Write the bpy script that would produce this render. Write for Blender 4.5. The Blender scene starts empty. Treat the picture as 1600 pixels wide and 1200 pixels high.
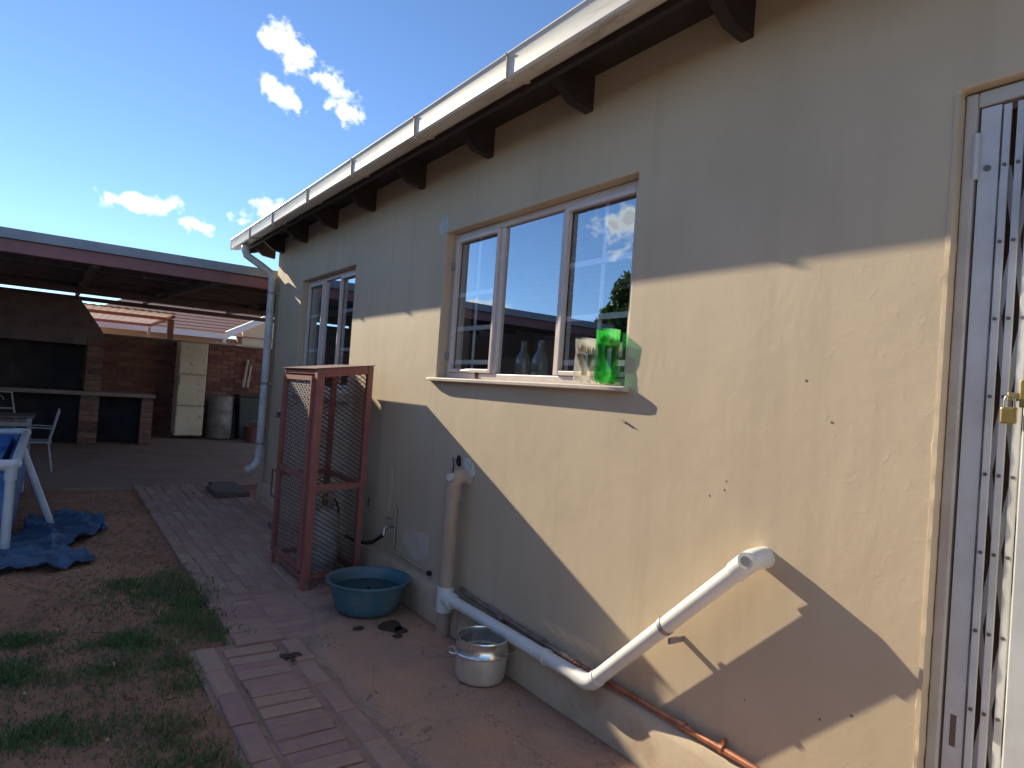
import bpy, bmesh, math, random
import numpy as np
from math import sin, cos, pi, radians, sqrt
from mathutils import Vector, Matrix, noise as mnoise

random.seed(7)
rng = np.random.default_rng(7)
SC = bpy.context.scene
COL = SC.collection

# ------------------------------------------------------------------ camera
CAM = Vector((-1.9, 0.0, 1.34))
YAW, PITCH, ROLL, FPX = 0.612475703, 0.0129453, 0.0714740, 1022.0
F = Vector((sin(YAW) * cos(PITCH), cos(YAW) * cos(PITCH), sin(PITCH)))
R0 = Vector((cos(YAW), -sin(YAW), 0.0))
U0 = R0.cross(F)
R = R0 * cos(ROLL) + U0 * sin(ROLL)
U = -R0 * sin(ROLL) + U0 * cos(ROLL)
cd = bpy.data.cameras.new("camera")
cam = bpy.data.objects.new("camera", cd)
COL.objects.link(cam)
cd.sensor_width = 36.0
cd.lens = FPX / 1600.0 * 36.0
cd.clip_start = 0.02
cd.clip_end = 2000.0
M = Matrix(((R.x, U.x, -F.x, CAM.x), (R.y, U.y, -F.y, CAM.y), (R.z, U.z, -F.z, CAM.z), (0, 0, 0, 1)))
cam.matrix_world = M
SC.camera = cam

# ------------------------------------------------------------------ sky and sun
TO_SUN = Vector((-1.0, 4.66, 2.02)).normalized()
SUN_EL = math.asin(TO_SUN.z)
SUN_AZ = math.atan2(TO_SUN.x, TO_SUN.y)          # clockwise from +Y
SKY_STRENGTH = 0.078
SUN_STRENGTH = 3.4
EXPOSURE = 1.40

world = bpy.data.worlds.new("World")
SC.world = world
world.use_nodes = True
WT = world.node_tree
for n in list(WT.nodes):
    WT.nodes.remove(n)


def wn(t, **kw):
    n = WT.nodes.new(t)
    for k, v in kw.items():
        setattr(n, k, v)
    return n


def wmath(op, a, b=None, clamp=False):
    n = wn('ShaderNodeMath', operation=op, use_clamp=clamp)
    for i, v in enumerate((a, b)):
        if v is None:
            continue
        if isinstance(v, (int, float)):
            n.inputs[i].default_value = v
        else:
            WT.links.new(v, n.inputs[i])
    return n.outputs[0]


sky = wn('ShaderNodeTexSky')
sky.sky_type = 'NISHITA'
sky.sun_disc = False
sky.sun_elevation = SUN_EL
sky.sun_rotation = SUN_AZ
sky.altitude = 1500.0
sky.air_density = 0.85
sky.dust_density = 0.0
sky.ozone_density = 4.2
tc = wn('ShaderNodeTexCoord')
DIR = tc.outputs['Generated']
ns = wn('ShaderNodeTexNoise')
ns.inputs['Scale'].default_value = 15.0
ns.inputs['Detail'].default_value = 7.0
ns.inputs['Roughness'].default_value = 0.62
WT.links.new(DIR, ns.inputs['Vector'])
ns2 = wn('ShaderNodeTexNoise')
ns2.inputs['Scale'].default_value = 48.0
ns2.inputs['Detail'].default_value = 5.0
WT.links.new(DIR, ns2.inputs['Vector'])


def cloud_blob(c, ax, su, sv):
    """1 - elliptical distance of the direction from c; ax = long axis (a direction difference)."""
    c = Vector(c).normalized()
    u = (Vector(ax) - c * Vector(ax).dot(c)).normalized()
    v = c.cross(u)
    sub = wn('ShaderNodeVectorMath', operation='SUBTRACT')
    WT.links.new(DIR, sub.inputs[0])
    sub.inputs[1].default_value = c
    outs = []
    for a, s in ((u, su), (v, sv), (c, max(su, sv) * 2)):
        d = wn('ShaderNodeVectorMath', operation='DOT_PRODUCT')
        WT.links.new(sub.outputs[0], d.inputs[0])
        d.inputs[1].default_value = a / s
        outs.append(wmath('MULTIPLY', d.outputs['Value'], d.outputs['Value']))
    r2 = wmath('ADD', wmath('ADD', outs[0], outs[1]), outs[2])
    return wmath('SUBTRACT', 1.0, wmath('SQRT', r2))


blobs = [
    # the broken diagonal cloud high up, in four clumps
    ((0.2130, 0.8735, 0.436), (0.1, 0, -0.07), 0.034, 0.022),
    ((0.2423, 0.8755, 0.4180), (0.1, 0, -0.07), 0.044, 0.026),
    ((0.2733, 0.8755, 0.3983), (0.1, 0, -0.07), 0.046, 0.028),
    ((0.2990, 0.8755, 0.3790), (0.1, 0, -0.07), 0.036, 0.028),
    # its small companion
    ((0.2280, 0.9012, 0.3690), (0.1, 0, -0.06), 0.033, 0.018),
    # low row over the carport
    ((0.0780, 0.9747, 0.2092), (1, 0, 0.03), 0.050, 0.016),
    ((0.1080, 0.9700, 0.2140), (1, 0, 0.03), 0.030, 0.016),
    ((0.1519, 0.9694, 0.1926), (1, 0, -0.1), 0.036, 0.013),
    ((0.1988, 0.9575, 0.2091), (1, 0, 0.1), 0.024, 0.012),
    ((0.2400, 0.9450, 0.2260), (1, 0, 0.1), 0.036, 0.026),
    # the cumulus behind the camera's left, mirrored in the kitchen window
    ((-0.6580, 0.7080, 0.2560), (0.7, 0.7, 0.1), 0.070, 0.050),
    ((-0.6700, 0.6930, 0.2660), (0.7, 0.7, 0.1), 0.060, 0.042),
    ((-0.6169, 0.7381, 0.2780), (0.7, 0.7, 0), 0.040, 0.020),
    ((-0.5950, 0.7550, 0.2780), (0.7, 0.7, 0), 0.040, 0.014),
    ((-0.5300, 0.8400, 0.1180), (0.8, 0.5, 0), 0.050, 0.022),
    ((-0.4950, 0.8620, 0.1080), (0.8, 0.5, 0), 0.035, 0.014),
]
r_ = random.Random(11)
for k in range(8):                       # unseen clouds added overhead to brighten the shaded ground
    az = radians(150 + k * 41)
    el = radians(r_.uniform(56, 78))
    blobs.append(((sin(az) * cos(el), cos(az) * cos(el), sin(el)), (cos(az), -sin(az), 0.1), r_.uniform(0.12, 0.22), r_.uniform(0.06, 0.11)))
for k in range(18):                      # clouds all round, out of the frame, added for whiter ambient light
    az = radians(62 + (k % 9) * 30 + (k // 9) * 15 + r_.uniform(-8, 8))
    el = radians(r_.uniform(8, 24) if k < 9 else r_.uniform(28, 60))
    blobs.append(((sin(az) * cos(el), cos(az) * cos(el), sin(el)), (cos(az), -sin(az), 0.1),
                  r_.uniform(0.10, 0.20), r_.uniform(0.05, 0.09)))
dens = None
for b in blobs:
    o = cloud_blob(*b)
    dens = o if dens is None else wmath('MAXIMUM', dens, o)
nz = wmath('MULTIPLY', wmath('SUBTRACT', ns.outputs['Fac'], 0.5), 3.4)
nz2 = wmath('MULTIPLY', wmath('SUBTRACT', ns2.outputs['Fac'], 0.5), 2.4)
dd = wmath('ADD', wmath('ADD', dens, nz), nz2)
mr = wn('ShaderNodeMapRange', interpolation_type='SMOOTHSTEP')
mr.inputs['From Min'].default_value = 0.16
mr.inputs['From Max'].default_value = 0.92
WT.links.new(dd, mr.inputs['Value'])
gate_ = wn('ShaderNodeMapRange', interpolation_type='SMOOTHSTEP')
gate_.inputs['From Min'].default_value = -0.55
gate_.inputs['From Max'].default_value = 0.05
WT.links.new(dens, gate_.inputs['Value'])
cov = wmath('MULTIPLY', mr.outputs[0], gate_.outputs[0], clamp=True)
cc = wn('ShaderNodeMapRange')
cc.inputs['From Min'].default_value = 0.45
cc.inputs['From Max'].default_value = 1.25
cc.inputs['To Min'].default_value = 8.2
cc.inputs['To Max'].default_value = 5.2
WT.links.new(dd, cc.inputs['Value'])
ccol = wn('ShaderNodeCombineXYZ')
for i, m_ in enumerate((0.98, 1.0, 1.02)):
    WT.links.new(wmath('MULTIPLY', cc.outputs[0], m_), ccol.inputs[i])
mx = wn('ShaderNodeMix', data_type='RGBA')
WT.links.new(cov, mx.inputs['Factor'])
WT.links.new(sky.outputs[0], mx.inputs['A'])
WT.links.new(ccol.outputs[0], mx.inputs['B'])
bg = wn('ShaderNodeBackground')
bg.inputs['Strength'].default_value = SKY_STRENGTH
WT.links.new(mx.outputs['Result'], bg.inputs['Color'])
wo = wn('ShaderNodeOutputWorld')
WT.links.new(bg.outputs[0], wo.inputs['Surface'])

ld = bpy.data.lights.new("sun", 'SUN')
ld.energy = SUN_STRENGTH
ld.angle = radians(0.5)
ld.color = (1.0, 0.90, 0.67)
lo = bpy.data.objects.new("sun", ld)
COL.objects.link(lo)
lo.rotation_euler = TO_SUN.to_track_quat('Z', 'Y').to_euler()
lo.location = (-6, 25, 12)

vs = SC.view_settings
vs.view_transform = 'Standard'
vs.look = 'None'
vs.exposure = EXPOSURE
vs.gamma = 1.0
vs.use_curve_mapping = False
SC.cycles.max_bounces = 10
SC.cycles.transparent_max_bounces = 16
SC.cycles.use_denoising = True


# ------------------------------------------------------------------ materials
class NT:
    def __init__(s, name):
        s.m = bpy.data.materials.new(name)
        s.m.use_nodes = True
        s.t = s.m.node_tree
        s.p = s.t.nodes['Principled BSDF']
        s.o = s.t.nodes['Material Output']
        s.tc = s.n('ShaderNodeTexCoord')
        s.co = s.tc.outputs['Object']

    def n(s, t, **kw):
        n = s.t.nodes.new(t)
        for k, v in kw.items():
            setattr(n, k, v)
        return n

    def l(s, a, b):
        s.t.links.new(a, b)

    def noise(s, scale, detail=4.0, rough=0.55, dist=0.0, vec=None, out='Fac', stretch=None):
        n = s.n('ShaderNodeTexNoise')
        n.inputs['Scale'].default_value = scale
        n.inputs['Detail'].default_value = detail
        n.inputs['Roughness'].default_value = rough
        n.inputs['Distortion'].default_value = dist
        v = vec or s.co
        if stretch:
            mp = s.n('ShaderNodeMapping')
            mp.inputs['Scale'].default_value = stretch
            s.l(v, mp.inputs['Vector'])
            v = mp.outputs[0]
        s.l(v, n.inputs['Vector'])
        return n.outputs[out]

    def ramp(s, v, a, b, lo=0.0, hi=1.0, smooth=True):
        n = s.n('ShaderNodeMapRange', interpolation_type='SMOOTHSTEP' if smooth else 'LINEAR')
        for k, x in (('From Min', a), ('From Max', b), ('To Min', lo), ('To Max', hi)):
            n.inputs[k].default_value = x
        s.l(v, n.inputs['Value'])
        return n.outputs[0]

    def math(s, op, a, b=None, clamp=False):
        n = s.n('ShaderNodeMath', operation=op, use_clamp=clamp)
        for i, v in enumerate((a, b)):
            if v is None:
                continue
            if isinstance(v, (int, float)):
                n.inputs[i].default_value = v
            else:
                s.l(v, n.inputs[i])
        return n.outputs[0]

    def mix(s, f, a, b, mode='MIX'):
        n = s.n('ShaderNodeMix', data_type='RGBA', blend_type=mode)
        for k, v in (('Factor', f), ('A', a), ('B', b)):
            if isinstance(v, (int, float)):
                n.inputs[k].default_value = v
            elif isinstance(v, (tuple, list)):
                n.inputs[k].default_value = (*v[:3], 1.0)
            else:
                s.l(v, n.inputs[k])
        return n.outputs['Result']

    def bump(s, h, strength, dist=0.01, prev=None):
        n = s.n('ShaderNodeBump')
        n.inputs['Strength'].default_value = strength
        n.inputs['Distance'].default_value = dist
        s.l(h, n.inputs['Height'])
        if prev is not None:
            s.l(prev, n.inputs['Normal'])
        return n.outputs[0]

    def col(s, c):
        if isinstance(c, (tuple, list)):
            s.p.inputs['Base Color'].default_value = (*c[:3], 1)
        else:
            s.l(c, s.p.inputs['Base Color'])

    def z(s, src=None):
        x = s.n('ShaderNodeSeparateXYZ')
        s.l(src or s.co, x.inputs[0])
        return x.outputs

    def rnd(s):
        return s.n('ShaderNodeObjectInfo').outputs['Random']


MATS = {}


def simple(name, c, rough=0.6, metal=0.0, c2=None, nscale=8.0, bump=0.0, bscale=60.0, bdist=0.004, vary=0.0, spec=0.5,
           lo_=0.35, hi_=0.7, detail=5.0):
    """A painted or plain surface: base colour, a worn second colour, fine relief and a per-object tint."""
    if name in MATS:
        return MATS[name]
    t = NT(name)
    base = c
    if c2 is not None:
        base = t.mix(t.ramp(t.noise(nscale, detail, 0.65), lo_, hi_), c, c2)
    if vary > 0:
        hv = t.n('ShaderNodeHueSaturation')
        t.l(t.ramp(t.rnd(), 0, 1, 1 - vary, 1 + vary, False), hv.inputs['Value'])
        if isinstance(base, (tuple, list)):
            hv.inputs['Color'].default_value = (*base[:3], 1)
        else:
            t.l(base, hv.inputs['Color'])
        base = hv.outputs[0]
    t.col(base)
    t.p.inputs['Roughness'].default_value = rough
    t.p.inputs['Metallic'].default_value = metal
    t.p.inputs['Specular IOR Level'].default_value = spec
    if bump > 0:
        t.l(t.bump(t.noise(bscale, 5, 0.6), bump, bdist), t.p.inputs['Normal'])
    MATS[name] = t.m
    return t.m


def mat_wall():
    t = NT('beige_plaster')
    a, b = (0.585, 0.46, 0.32), (0.52, 0.405, 0.28)
    c = t.mix(t.ramp(t.noise(1.3, 5, 0.6), 0.35, 0.7), a, b)
    # faint vertical rain streaks
    st = t.ramp(t.noise(1.0, 4, 0.6, stretch=(9, 9, 0.45)), 0.47, 0.72, 0, 0.55)
    c = t.mix(st, c, (0.49, 0.385, 0.265))
    # rubbed and scuffed spots
    sp = t.ramp(t.noise(14, 6, 0.7), 0.62, 0.75, 0, 0.35)
    c = t.mix(sp, c, (0.53, 0.41, 0.28))
    fl = t.ramp(t.noise(48, 3, 0.5), 0.765, 0.785, 0, 0.5)
    c = t.mix(fl, c, (0.34, 0.28, 0.21))
    # red earth splashed on the foot of the wall
    zz = t.z()[2]
    sp2 = t.math('MULTIPLY', t.ramp(zz, 0.05, 0.42, 1, 0), t.ramp(t.noise(6, 6, 0.7), 0.42, 0.7), clamp=True)
    c = t.mix(t.math('MULTIPLY', sp2, 0.55), c, (0.36, 0.23, 0.15))
    t.col(c)
    t.p.inputs['Roughness'].default_value = 0.72
    t.p.inputs['Specular IOR Level'].default_value = 0.35
    n1 = t.bump(t.noise(3.0, 4, 0.55, 0.4), 0.17, 0.02)
    rough_y = t.ramp(t.z()[1], 0.7, 1.7, 0.7, 0.08)
    n2 = t.bump(t.math('MULTIPLY', t.ramp(t.noise(24, 4, 0.6, 0.6), 0.5, 0.85), rough_y), 0.16, 0.004, n1)
    n3 = t.bump(t.noise(170, 3, 0.6), 0.10, 0.0014, n2)
    t.l(n3, t.p.inputs['Normal'])
    return t.m


def mat_dirt():
    t = NT('red_earth')
    n1 = t.noise(1.1, 6, 0.65)
    c = t.mix(t.ramp(n1, 0.35, 0.65), (0.45, 0.235, 0.145), (0.33, 0.18, 0.115))
    c = t.mix(t.ramp(t.noise(9, 6, 0.7), 0.45, 0.7, 0, 0.7), c, (0.38, 0.215, 0.125))
    c = t.mix(t.ramp(t.noise(4, 6, 0.75, 0.8), 0.5, 0.62, 0, 0.55), c, (0.25, 0.15, 0.105))
    c = t.mix(t.ramp(t.noise(40, 5, 0.7), 0.56, 0.70, 0, 0.7), c, (0.12, 0.085, 0.055))
    c = t.mix(t.ramp(t.noise(75, 4, 0.7, stretch=(1, 3, 1)), 0.63, 0.70, 0, 0.6), c, (0.48, 0.37, 0.24))
    t.col(c)
    t.p.inputs['Roughness'].default_value = 0.95
    t.p.inputs['Specular IOR Level'].default_value = 0.15
    b = t.bump(t.noise(9, 6, 0.7), 0.5, 0.03)
    b = t.bump(t.noise(70, 5, 0.7), 0.7, 0.008, b)
    t.l(b, t.p.inputs['Normal'])
    return t.m


def mat_concrete():
    t = NT('stained_screed')
    c = t.mix(t.ramp(t.noise(1.7, 6, 0.6, 0.3), 0.33, 0.66), (0.50, 0.285, 0.185), (0.39, 0.25, 0.185))
    c = t.mix(t.ramp(t.noise(7, 6, 0.7), 0.5, 0.75, 0, 0.6), c, (0.55, 0.34, 0.215))
    c = t.mix(t.ramp(t.noise(60, 4, 0.6), 0.66, 0.72, 0, 0.5), c, (0.22, 0.15, 0.115))
    c = t.mix(t.ramp(t.noise(2.6, 7, 0.75, 1.2), 0.54, 0.64, 0, 0.5), c, (0.27, 0.175, 0.13))
    c = t.mix(t.ramp(t.noise(110, 3, 0.6), 0.60, 0.66, 0, 0.6), c, (0.60, 0.47, 0.37))
    ck = t.ramp(t.math('ABSOLUTE', t.math('SUBTRACT', t.noise(1.5, 5, 0.6, 0.4), 0.5)), 0.0, 0.004, 0.7, 0)
    c = t.mix(ck, c, (0.16, 0.10, 0.075))
    t.col(c)
    t.l(t.ramp(t.noise(3, 4, 0.6), 0.3, 0.7, 0.62, 0.9), t.p.inputs['Roughness'])
    t.p.inputs['Specular IOR Level'].default_value = 0.3
    b = t.bump(t.noise(5, 4, 0.6), 0.3, 0.015)
    b = t.bump(t.noise(95, 5, 0.7), 0.6, 0.004, b)
    t.l(b, t.p.inputs['Normal'])
    return t.m


def mat_brick(name, c, c2, dust, vary=0.22, dustamt=0.5):
    t = NT(name)
    hv = t.n('ShaderNodeHueSaturation')
    rn = t.rnd()
    t.l(t.ramp(rn, 0, 1, 1 - vary, 1 + vary, False), hv.inputs['Value'])
    t.l(t.ramp(rn, 0, 1, 0.485, 0.515, False), hv.inputs['Hue'])
    gco = t.tc.outputs['Object']
    off = t.n('ShaderNodeVectorMath', operation='ADD')
    sc = t.n('ShaderNodeVectorMath', operation='SCALE')
    oi = t.n('ShaderNodeObjectInfo')
    t.l(oi.outputs['Location'], sc.inputs[0])
    sc.inputs['Scale'].default_value = 3.7
    t.l(gco, off.inputs[0])
    t.l(sc.outputs[0], off.inputs[1])
    v = off.outputs[0]
    base = t.mix(t.ramp(t.noise(11, 5, 0.65, vec=v), 0.35, 0.7), c, c2)
    t.l(base, hv.inputs['Color'])
    d = t.mix(t.ramp(t.noise(16, 6, 0.7, vec=v), 0.45, 0.7, 0, dustamt), hv.outputs[0], dust)
    t.col(d)
    t.p.inputs['Roughness'].default_value = 0.85
    t.p.inputs['Specular IOR Level'].default_value = 0.25
    b = t.bump(t.noise(45, 5, 0.65, vec=v), 0.45, 0.005)
    b = t.bump(t.noise(260, 3, 0.6, vec=v), 0.3, 0.0015, b)
    t.l(b, t.p.inputs['Normal'])
    return t.m


def mat_glass():
    t = NT('window_glass')
    gl = t.n('ShaderNodeBsdfGlossy')
    gl.inputs['Roughness'].default_value = 0.004
    gl.inputs['Color'].default_value = (0.86, 0.94, 1.0, 1)
    b = t.bump(t.noise(1.6, 2, 0.4), 0.02, 0.01)
    t.l(b, gl.inputs['Normal'])
    tr = t.n('ShaderNodeBsdfTransparent')
    tr.inputs['Color'].default_value = (0.92, 0.95, 0.95, 1)
    lw = t.n('ShaderNodeLayerWeight')
    lw.inputs['Blend'].default_value = 0.5
    f = t.ramp(t.math('POWER', lw.outputs['Facing'], 3.0), 0.0, 1.0, 0.36, 1.0, False)
    ms = t.n('ShaderNodeMixShader')
    t.l(f, ms.inputs[0])
    t.l(tr.outputs[0], ms.inputs[1])
    t.l(gl.outputs[0], ms.inputs[2])
    t.l(ms.outputs[0], t.o.inputs['Surface'])
    return t.m


def mat_clear(name, tint, glossy=0.12, trans=0.0, rough=0.05, tcol=None):
    """Thin clear plastic or glass: tinted see-through, a share scattered through, and a sharp highlight."""
    t = NT(name)
    tr = t.n('ShaderNodeBsdfTransparent')
    tr.inputs['Color'].default_value = (*tint, 1)
    sh = tr.outputs[0]
    if trans > 0:
        tl = t.n('ShaderNodeBsdfTranslucent')
        tl.inputs['Color'].default_value = (*(tcol or tint), 1)
        ms = t.n('ShaderNodeMixShader')
        ms.inputs[0].default_value = trans
        t.l(sh, ms.inputs[1])
        t.l(tl.outputs[0], ms.inputs[2])
        sh = ms.outputs[0]
    gl = t.n('ShaderNodeBsdfGlossy')
    gl.inputs['Roughness'].default_value = rough
    lw = t.n('ShaderNodeLayerWeight')
    lw.inputs['Blend'].default_value = 0.3
    f = t.ramp(lw.outputs['Facing'], 0, 1, glossy * 0.4, min(1, glossy * 3.5), False)
    m2 = t.n('ShaderNodeMixShader')
    t.l(f, m2.inputs[0])
    t.l(sh, m2.inputs[1])
    t.l(gl.outputs[0], m2.inputs[2])
    t.l(m2.outputs[0], t.o.inputs['Surface'])
    return t.m


def mat_leaf(name, c, c2, rough=0.6, sss=0.35):
    t = NT(name)
    oi = t.noise(3.0, 3, 0.6)
    c_ = t.mix(t.ramp(oi, 0.35, 0.65), c, c2)
    c_ = t.mix(t.ramp(t.noise(60, 2, 0.5), 0.45, 0.75, 0, 0.6), c_, tuple(min(1, x * 1.9) for x in c))
    t.col(c_)
    t.p.inputs['Roughness'].default_value = rough
    t.p.inputs['Specular IOR Level'].default_value = 0.25
    tl = t.n('ShaderNodeBsdfTranslucent')
    t.l(c_, tl.inputs['Color'])
    ms = t.n('ShaderNodeMixShader')
    ms.inputs[0].default_value = sss
    t.l(t.p.outputs[0], ms.inputs[1])
    t.l(tl.outputs[0], ms.inputs[2])
    t.l(ms.outputs[0], t.o.inputs['Surface'])
    return t.m


def mat_fridge():
    t = NT('old_fridge_enamel')
    c = t.mix(t.ramp(t.noise(3, 5, 0.6), 0.35, 0.7), (0.66, 0.61, 0.46), (0.55, 0.50, 0.37))
    rust = t.ramp(t.noise(11, 5, 0.7, 0.5), 0.63, 0.68)
    c = t.mix(rust, c, (0.06, 0.035, 0.022))
    c = t.mix(t.ramp(t.noise(5, 6, 0.7, stretch=(6, 6, 0.8)), 0.55, 0.75, 0, 0.45), c, (0.33, 0.24, 0.14))
    t.col(c)
    t.p.inputs['Roughness'].default_value = 0.5
    return t.m


def mat_gutter():
    t = NT('weathered_white_gutter')
    c = t.mix(t.ramp(t.noise(2.2, 5, 0.65, stretch=(1, 0.5, 3)), 0.35, 0.7), (0.68, 0.63, 0.57), (0.55, 0.49, 0.43))
    c = t.mix(t.ramp(t.noise(1.6, 6, 0.75, 0.6, stretch=(4, 1, 7)), 0.50, 0.70, 0, 0.7), c, (0.45, 0.26, 0.155))
    c = t.mix(t.ramp(t.noise(3.0, 6, 0.75, stretch=(2, 0.6, 9)), 0.54, 0.66, 0, 0.6), c, (0.30, 0.26, 0.22))
    c = t.mix(t.ramp(t.noise(26, 5, 0.7), 0.60, 0.75, 0, 0.5), c, (0.25, 0.20, 0.15))
    t.col(c)
    t.p.inputs['Roughness'].default_value = 0.45
    return t.m


def mat_sheet_translucent():
    t = NT('awning_sheeting')
    tl = t.n('ShaderNodeBsdfTranslucent')
    c = t.mix(t.ramp(t.noise(3, 4, 0.6), 0.35, 0.7), (0.62, 0.50, 0.46), (0.50, 0.40, 0.36))
    t.l(c, tl.inputs['Color'])
    t.col(c)
    ms = t.n('ShaderNodeMixShader')
    ms.inputs[0].default_value = 0.6
    t.l(t.p.outputs[0], ms.inputs[1])
    t.l(tl.outputs[0], ms.inputs[2])
    t.l(ms.outputs[0], t.o.inputs['Surface'])
    return t.m


def mat_paving_far():
    t = NT('carport_paving')
    bt = t.n('ShaderNodeTexBrick')
    bt.inputs['Scale'].default_value = 1.0
    bt.inputs['Brick Width'].default_value = 0.25
    bt.inputs['Row Height'].default_value = 0.11
    bt.inputs['Mortar Size'].default_value = 0.007
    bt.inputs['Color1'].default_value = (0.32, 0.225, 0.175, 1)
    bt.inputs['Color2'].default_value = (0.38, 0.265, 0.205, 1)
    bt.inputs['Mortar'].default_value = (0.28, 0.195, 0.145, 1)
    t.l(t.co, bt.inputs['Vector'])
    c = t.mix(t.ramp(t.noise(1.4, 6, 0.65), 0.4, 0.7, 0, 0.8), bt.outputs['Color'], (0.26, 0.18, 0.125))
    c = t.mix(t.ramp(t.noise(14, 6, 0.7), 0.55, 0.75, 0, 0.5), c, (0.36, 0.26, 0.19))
    t.col(c)
    t.p.inputs['Roughness'].default_value = 0.9
    b = t.bump(t.noise(20, 5, 0.65), 0.4, 0.01)
    t.l(b, t.p.inputs['Normal'])
    return t.m


def mat_water(name, c):
    t = NT(name)
    t.col(c)
    t.p.inputs['Roughness'].default_value = 0.04
    t.p.inputs['IOR'].default_value = 1.33
    b = t.bump(t.noise(7, 3, 0.5), 0.05, 0.01)
    t.l(b, t.p.inputs['Normal'])
    return t.m


def mat_pool_water():
    t = NT('pool_water')
    v = t.n('ShaderNodeTexVoronoi')
    v.inputs['Scale'].default_value = 26
    t.l(t.co, v.inputs['Vector'])
    c = t.mix(t.ramp(v.outputs['Distance'], 0.2, 0.6), (0.05, 0.26, 0.50), (0.20, 0.50, 0.68))
    t.col(c)
    t.p.inputs['Roughness'].default_value = 0.05
    t.p.inputs['IOR'].default_value = 1.33
    t.l(t.bump(t.noise(9, 3, 0.5), 0.12, 0.01), t.p.inputs['Normal'])
    return t.m


WALL = mat_wall()
DIRT = mat_dirt()
SCREED = mat_concrete()
PAVER = mat_brick('worn_paver', (0.43, 0.27, 0.215), (0.37, 0.245, 0.20), (0.47, 0.295, 0.195), 0.09)
BRICK = mat_brick('red_brick', (0.23, 0.10, 0.08), (0.17, 0.085, 0.075), (0.22, 0.15, 0.125), 0.25, 0.45)
BRAAI = mat_brick('sooty_brick', (0.22, 0.125, 0.10), (0.14, 0.09, 0.08), (0.26, 0.19, 0.16), 0.3, 0.5)
GLASS = mat_glass()
FRIDGE = mat_fridge()
GUTTER = mat_gutter()
AWN = mat_sheet_translucent()
PAVEFAR = mat_paving_far()
POOLW = mat_pool_water()
BASINW = mat_water('basin_water', (0.025, 0.06, 0.065))
MORTAR = simple('mortar', (0.17, 0.14, 0.12), 0.95, c2=(0.12, 0.10, 0.085), bump=0.5)
FRAME = simple('pinkish_white_paint', (0.66, 0.56, 0.51), 0.42, c2=(0.58, 0.48, 0.43), nscale=9, bump=0.05)
SILLM = simple('sill_paint', (0.60, 0.50, 0.44), 0.55, c2=(0.50, 0.41, 0.35), nscale=7, bump=0.15)
GATEM = simple('gate_white_paint', (0.60, 0.595, 0.59), 0.42, c2=(0.50, 0.49, 0.48), nscale=6)
BARM = simple('white_bar_paint', (0.84, 0.84, 0.83), 0.5)
RIVET = simple('rivet_steel', (0.16, 0.14, 0.13), 0.5, 0.6)
JAMB = simple('door_jamb_paint', (0.56, 0.50, 0.44), 0.5, c2=(0.47, 0.41, 0.35), nscale=8, bump=0.1)
RAFTER = simple('dark_brown_timber', (0.034, 0.023, 0.021), 0.7, c2=(0.022, 0.016, 0.016), nscale=12, bump=0.2)
TILE = simple('roof_tile', (0.19, 0.12, 0.09), 0.85, c2=(0.11, 0.095, 0.07), nscale=14, bump=0.3, vary=0.2)
REDOX = simple('red_oxide_paint', (0.36, 0.13, 0.105), 0.55, c2=(0.27, 0.10, 0.085), nscale=10, bump=0.12)
MESHM = simple('red_oxide_mesh', (0.20, 0.095, 0.08), 0.6, c2=(0.14, 0.075, 0.065), nscale=20)
LID = simple('cage_lid_sheet', (0.18, 0.10, 0.095), 0.55, c2=(0.13, 0.08, 0.08), nscale=9)
BEAM = simple('carport_red_beam', (0.31, 0.125, 0.115), 0.6, c2=(0.23, 0.10, 0.095), nscale=5, bump=0.1)
CSHEET = simple('dull_steel_sheet', (0.34, 0.36, 0.39), 0.6, 0.1, c2=(0.26, 0.28, 0.31), nscale=4, vary=0.12)
CSTEEL = simple('dark_purlin', (0.11, 0.085, 0.085), 0.65, c2=(0.075, 0.06, 0.065), nscale=8)
PIPEW = simple('white_pvc', (0.78, 0.76, 0.72), 0.32, c2=(0.70, 0.67, 0.61), nscale=7)
PIPEB = simple('beige_painted_pipe', (0.46, 0.345, 0.255), 0.5, c2=(0.39, 0.29, 0.21), nscale=9)
GREYIN = simple('pipe_cap_grey', (0.22, 0.21, 0.21), 0.5)
COPPER = simple('copper', (0.62, 0.27, 0.16), 0.42, 0.75, c2=(0.36, 0.15, 0.09), nscale=18)
COPDULL = simple('painted_over_copper', (0.24, 0.165, 0.13), 0.6, 0.0, c2=(0.15, 0.095, 0.075), nscale=14)
BRASS = simple('brass', (0.55, 0.40, 0.14), 0.35, 0.85, c2=(0.40, 0.28, 0.10), nscale=20)
CHROME = simple('worn_chrome', (0.50, 0.49, 0.47), 0.3, 0.9, c2=(0.30, 0.27, 0.22), nscale=20)
BLACK = simple('black_rubber', (0.018, 0.018, 0.02), 0.6)
PATCH = simple('white_filler', (0.58, 0.58, 0.57), 0.8, c2=(0.47, 0.46, 0.44), nscale=12, bump=0.3)
STAIN = simple('damp_earth_stain', (0.055, 0.035, 0.028), 0.7, c2=(0.085, 0.052, 0.04), nscale=20)
BASIN = simple('blue_basin_plastic', (0.045, 0.15, 0.195), 0.45, c2=(0.13, 0.18, 0.19), nscale=7, bump=0.05)
ALU = simple('pot_aluminium', (0.86, 0.83, 0.78), 0.22, 0.9, c2=(0.74, 0.70, 0.64), nscale=12, bump=0.04, bscale=40)
ALU2 = simple('pot_aluminium_matt', (0.80, 0.74, 0.62), 0.5, 0.6, c2=(0.66, 0.58, 0.46), nscale=9, bump=0.06, bscale=30)
CYL = simple('gas_bottle_paint', (0.46, 0.43, 0.41), 0.5, c2=(0.34, 0.30, 0.28), nscale=10, bump=0.08)
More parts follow.
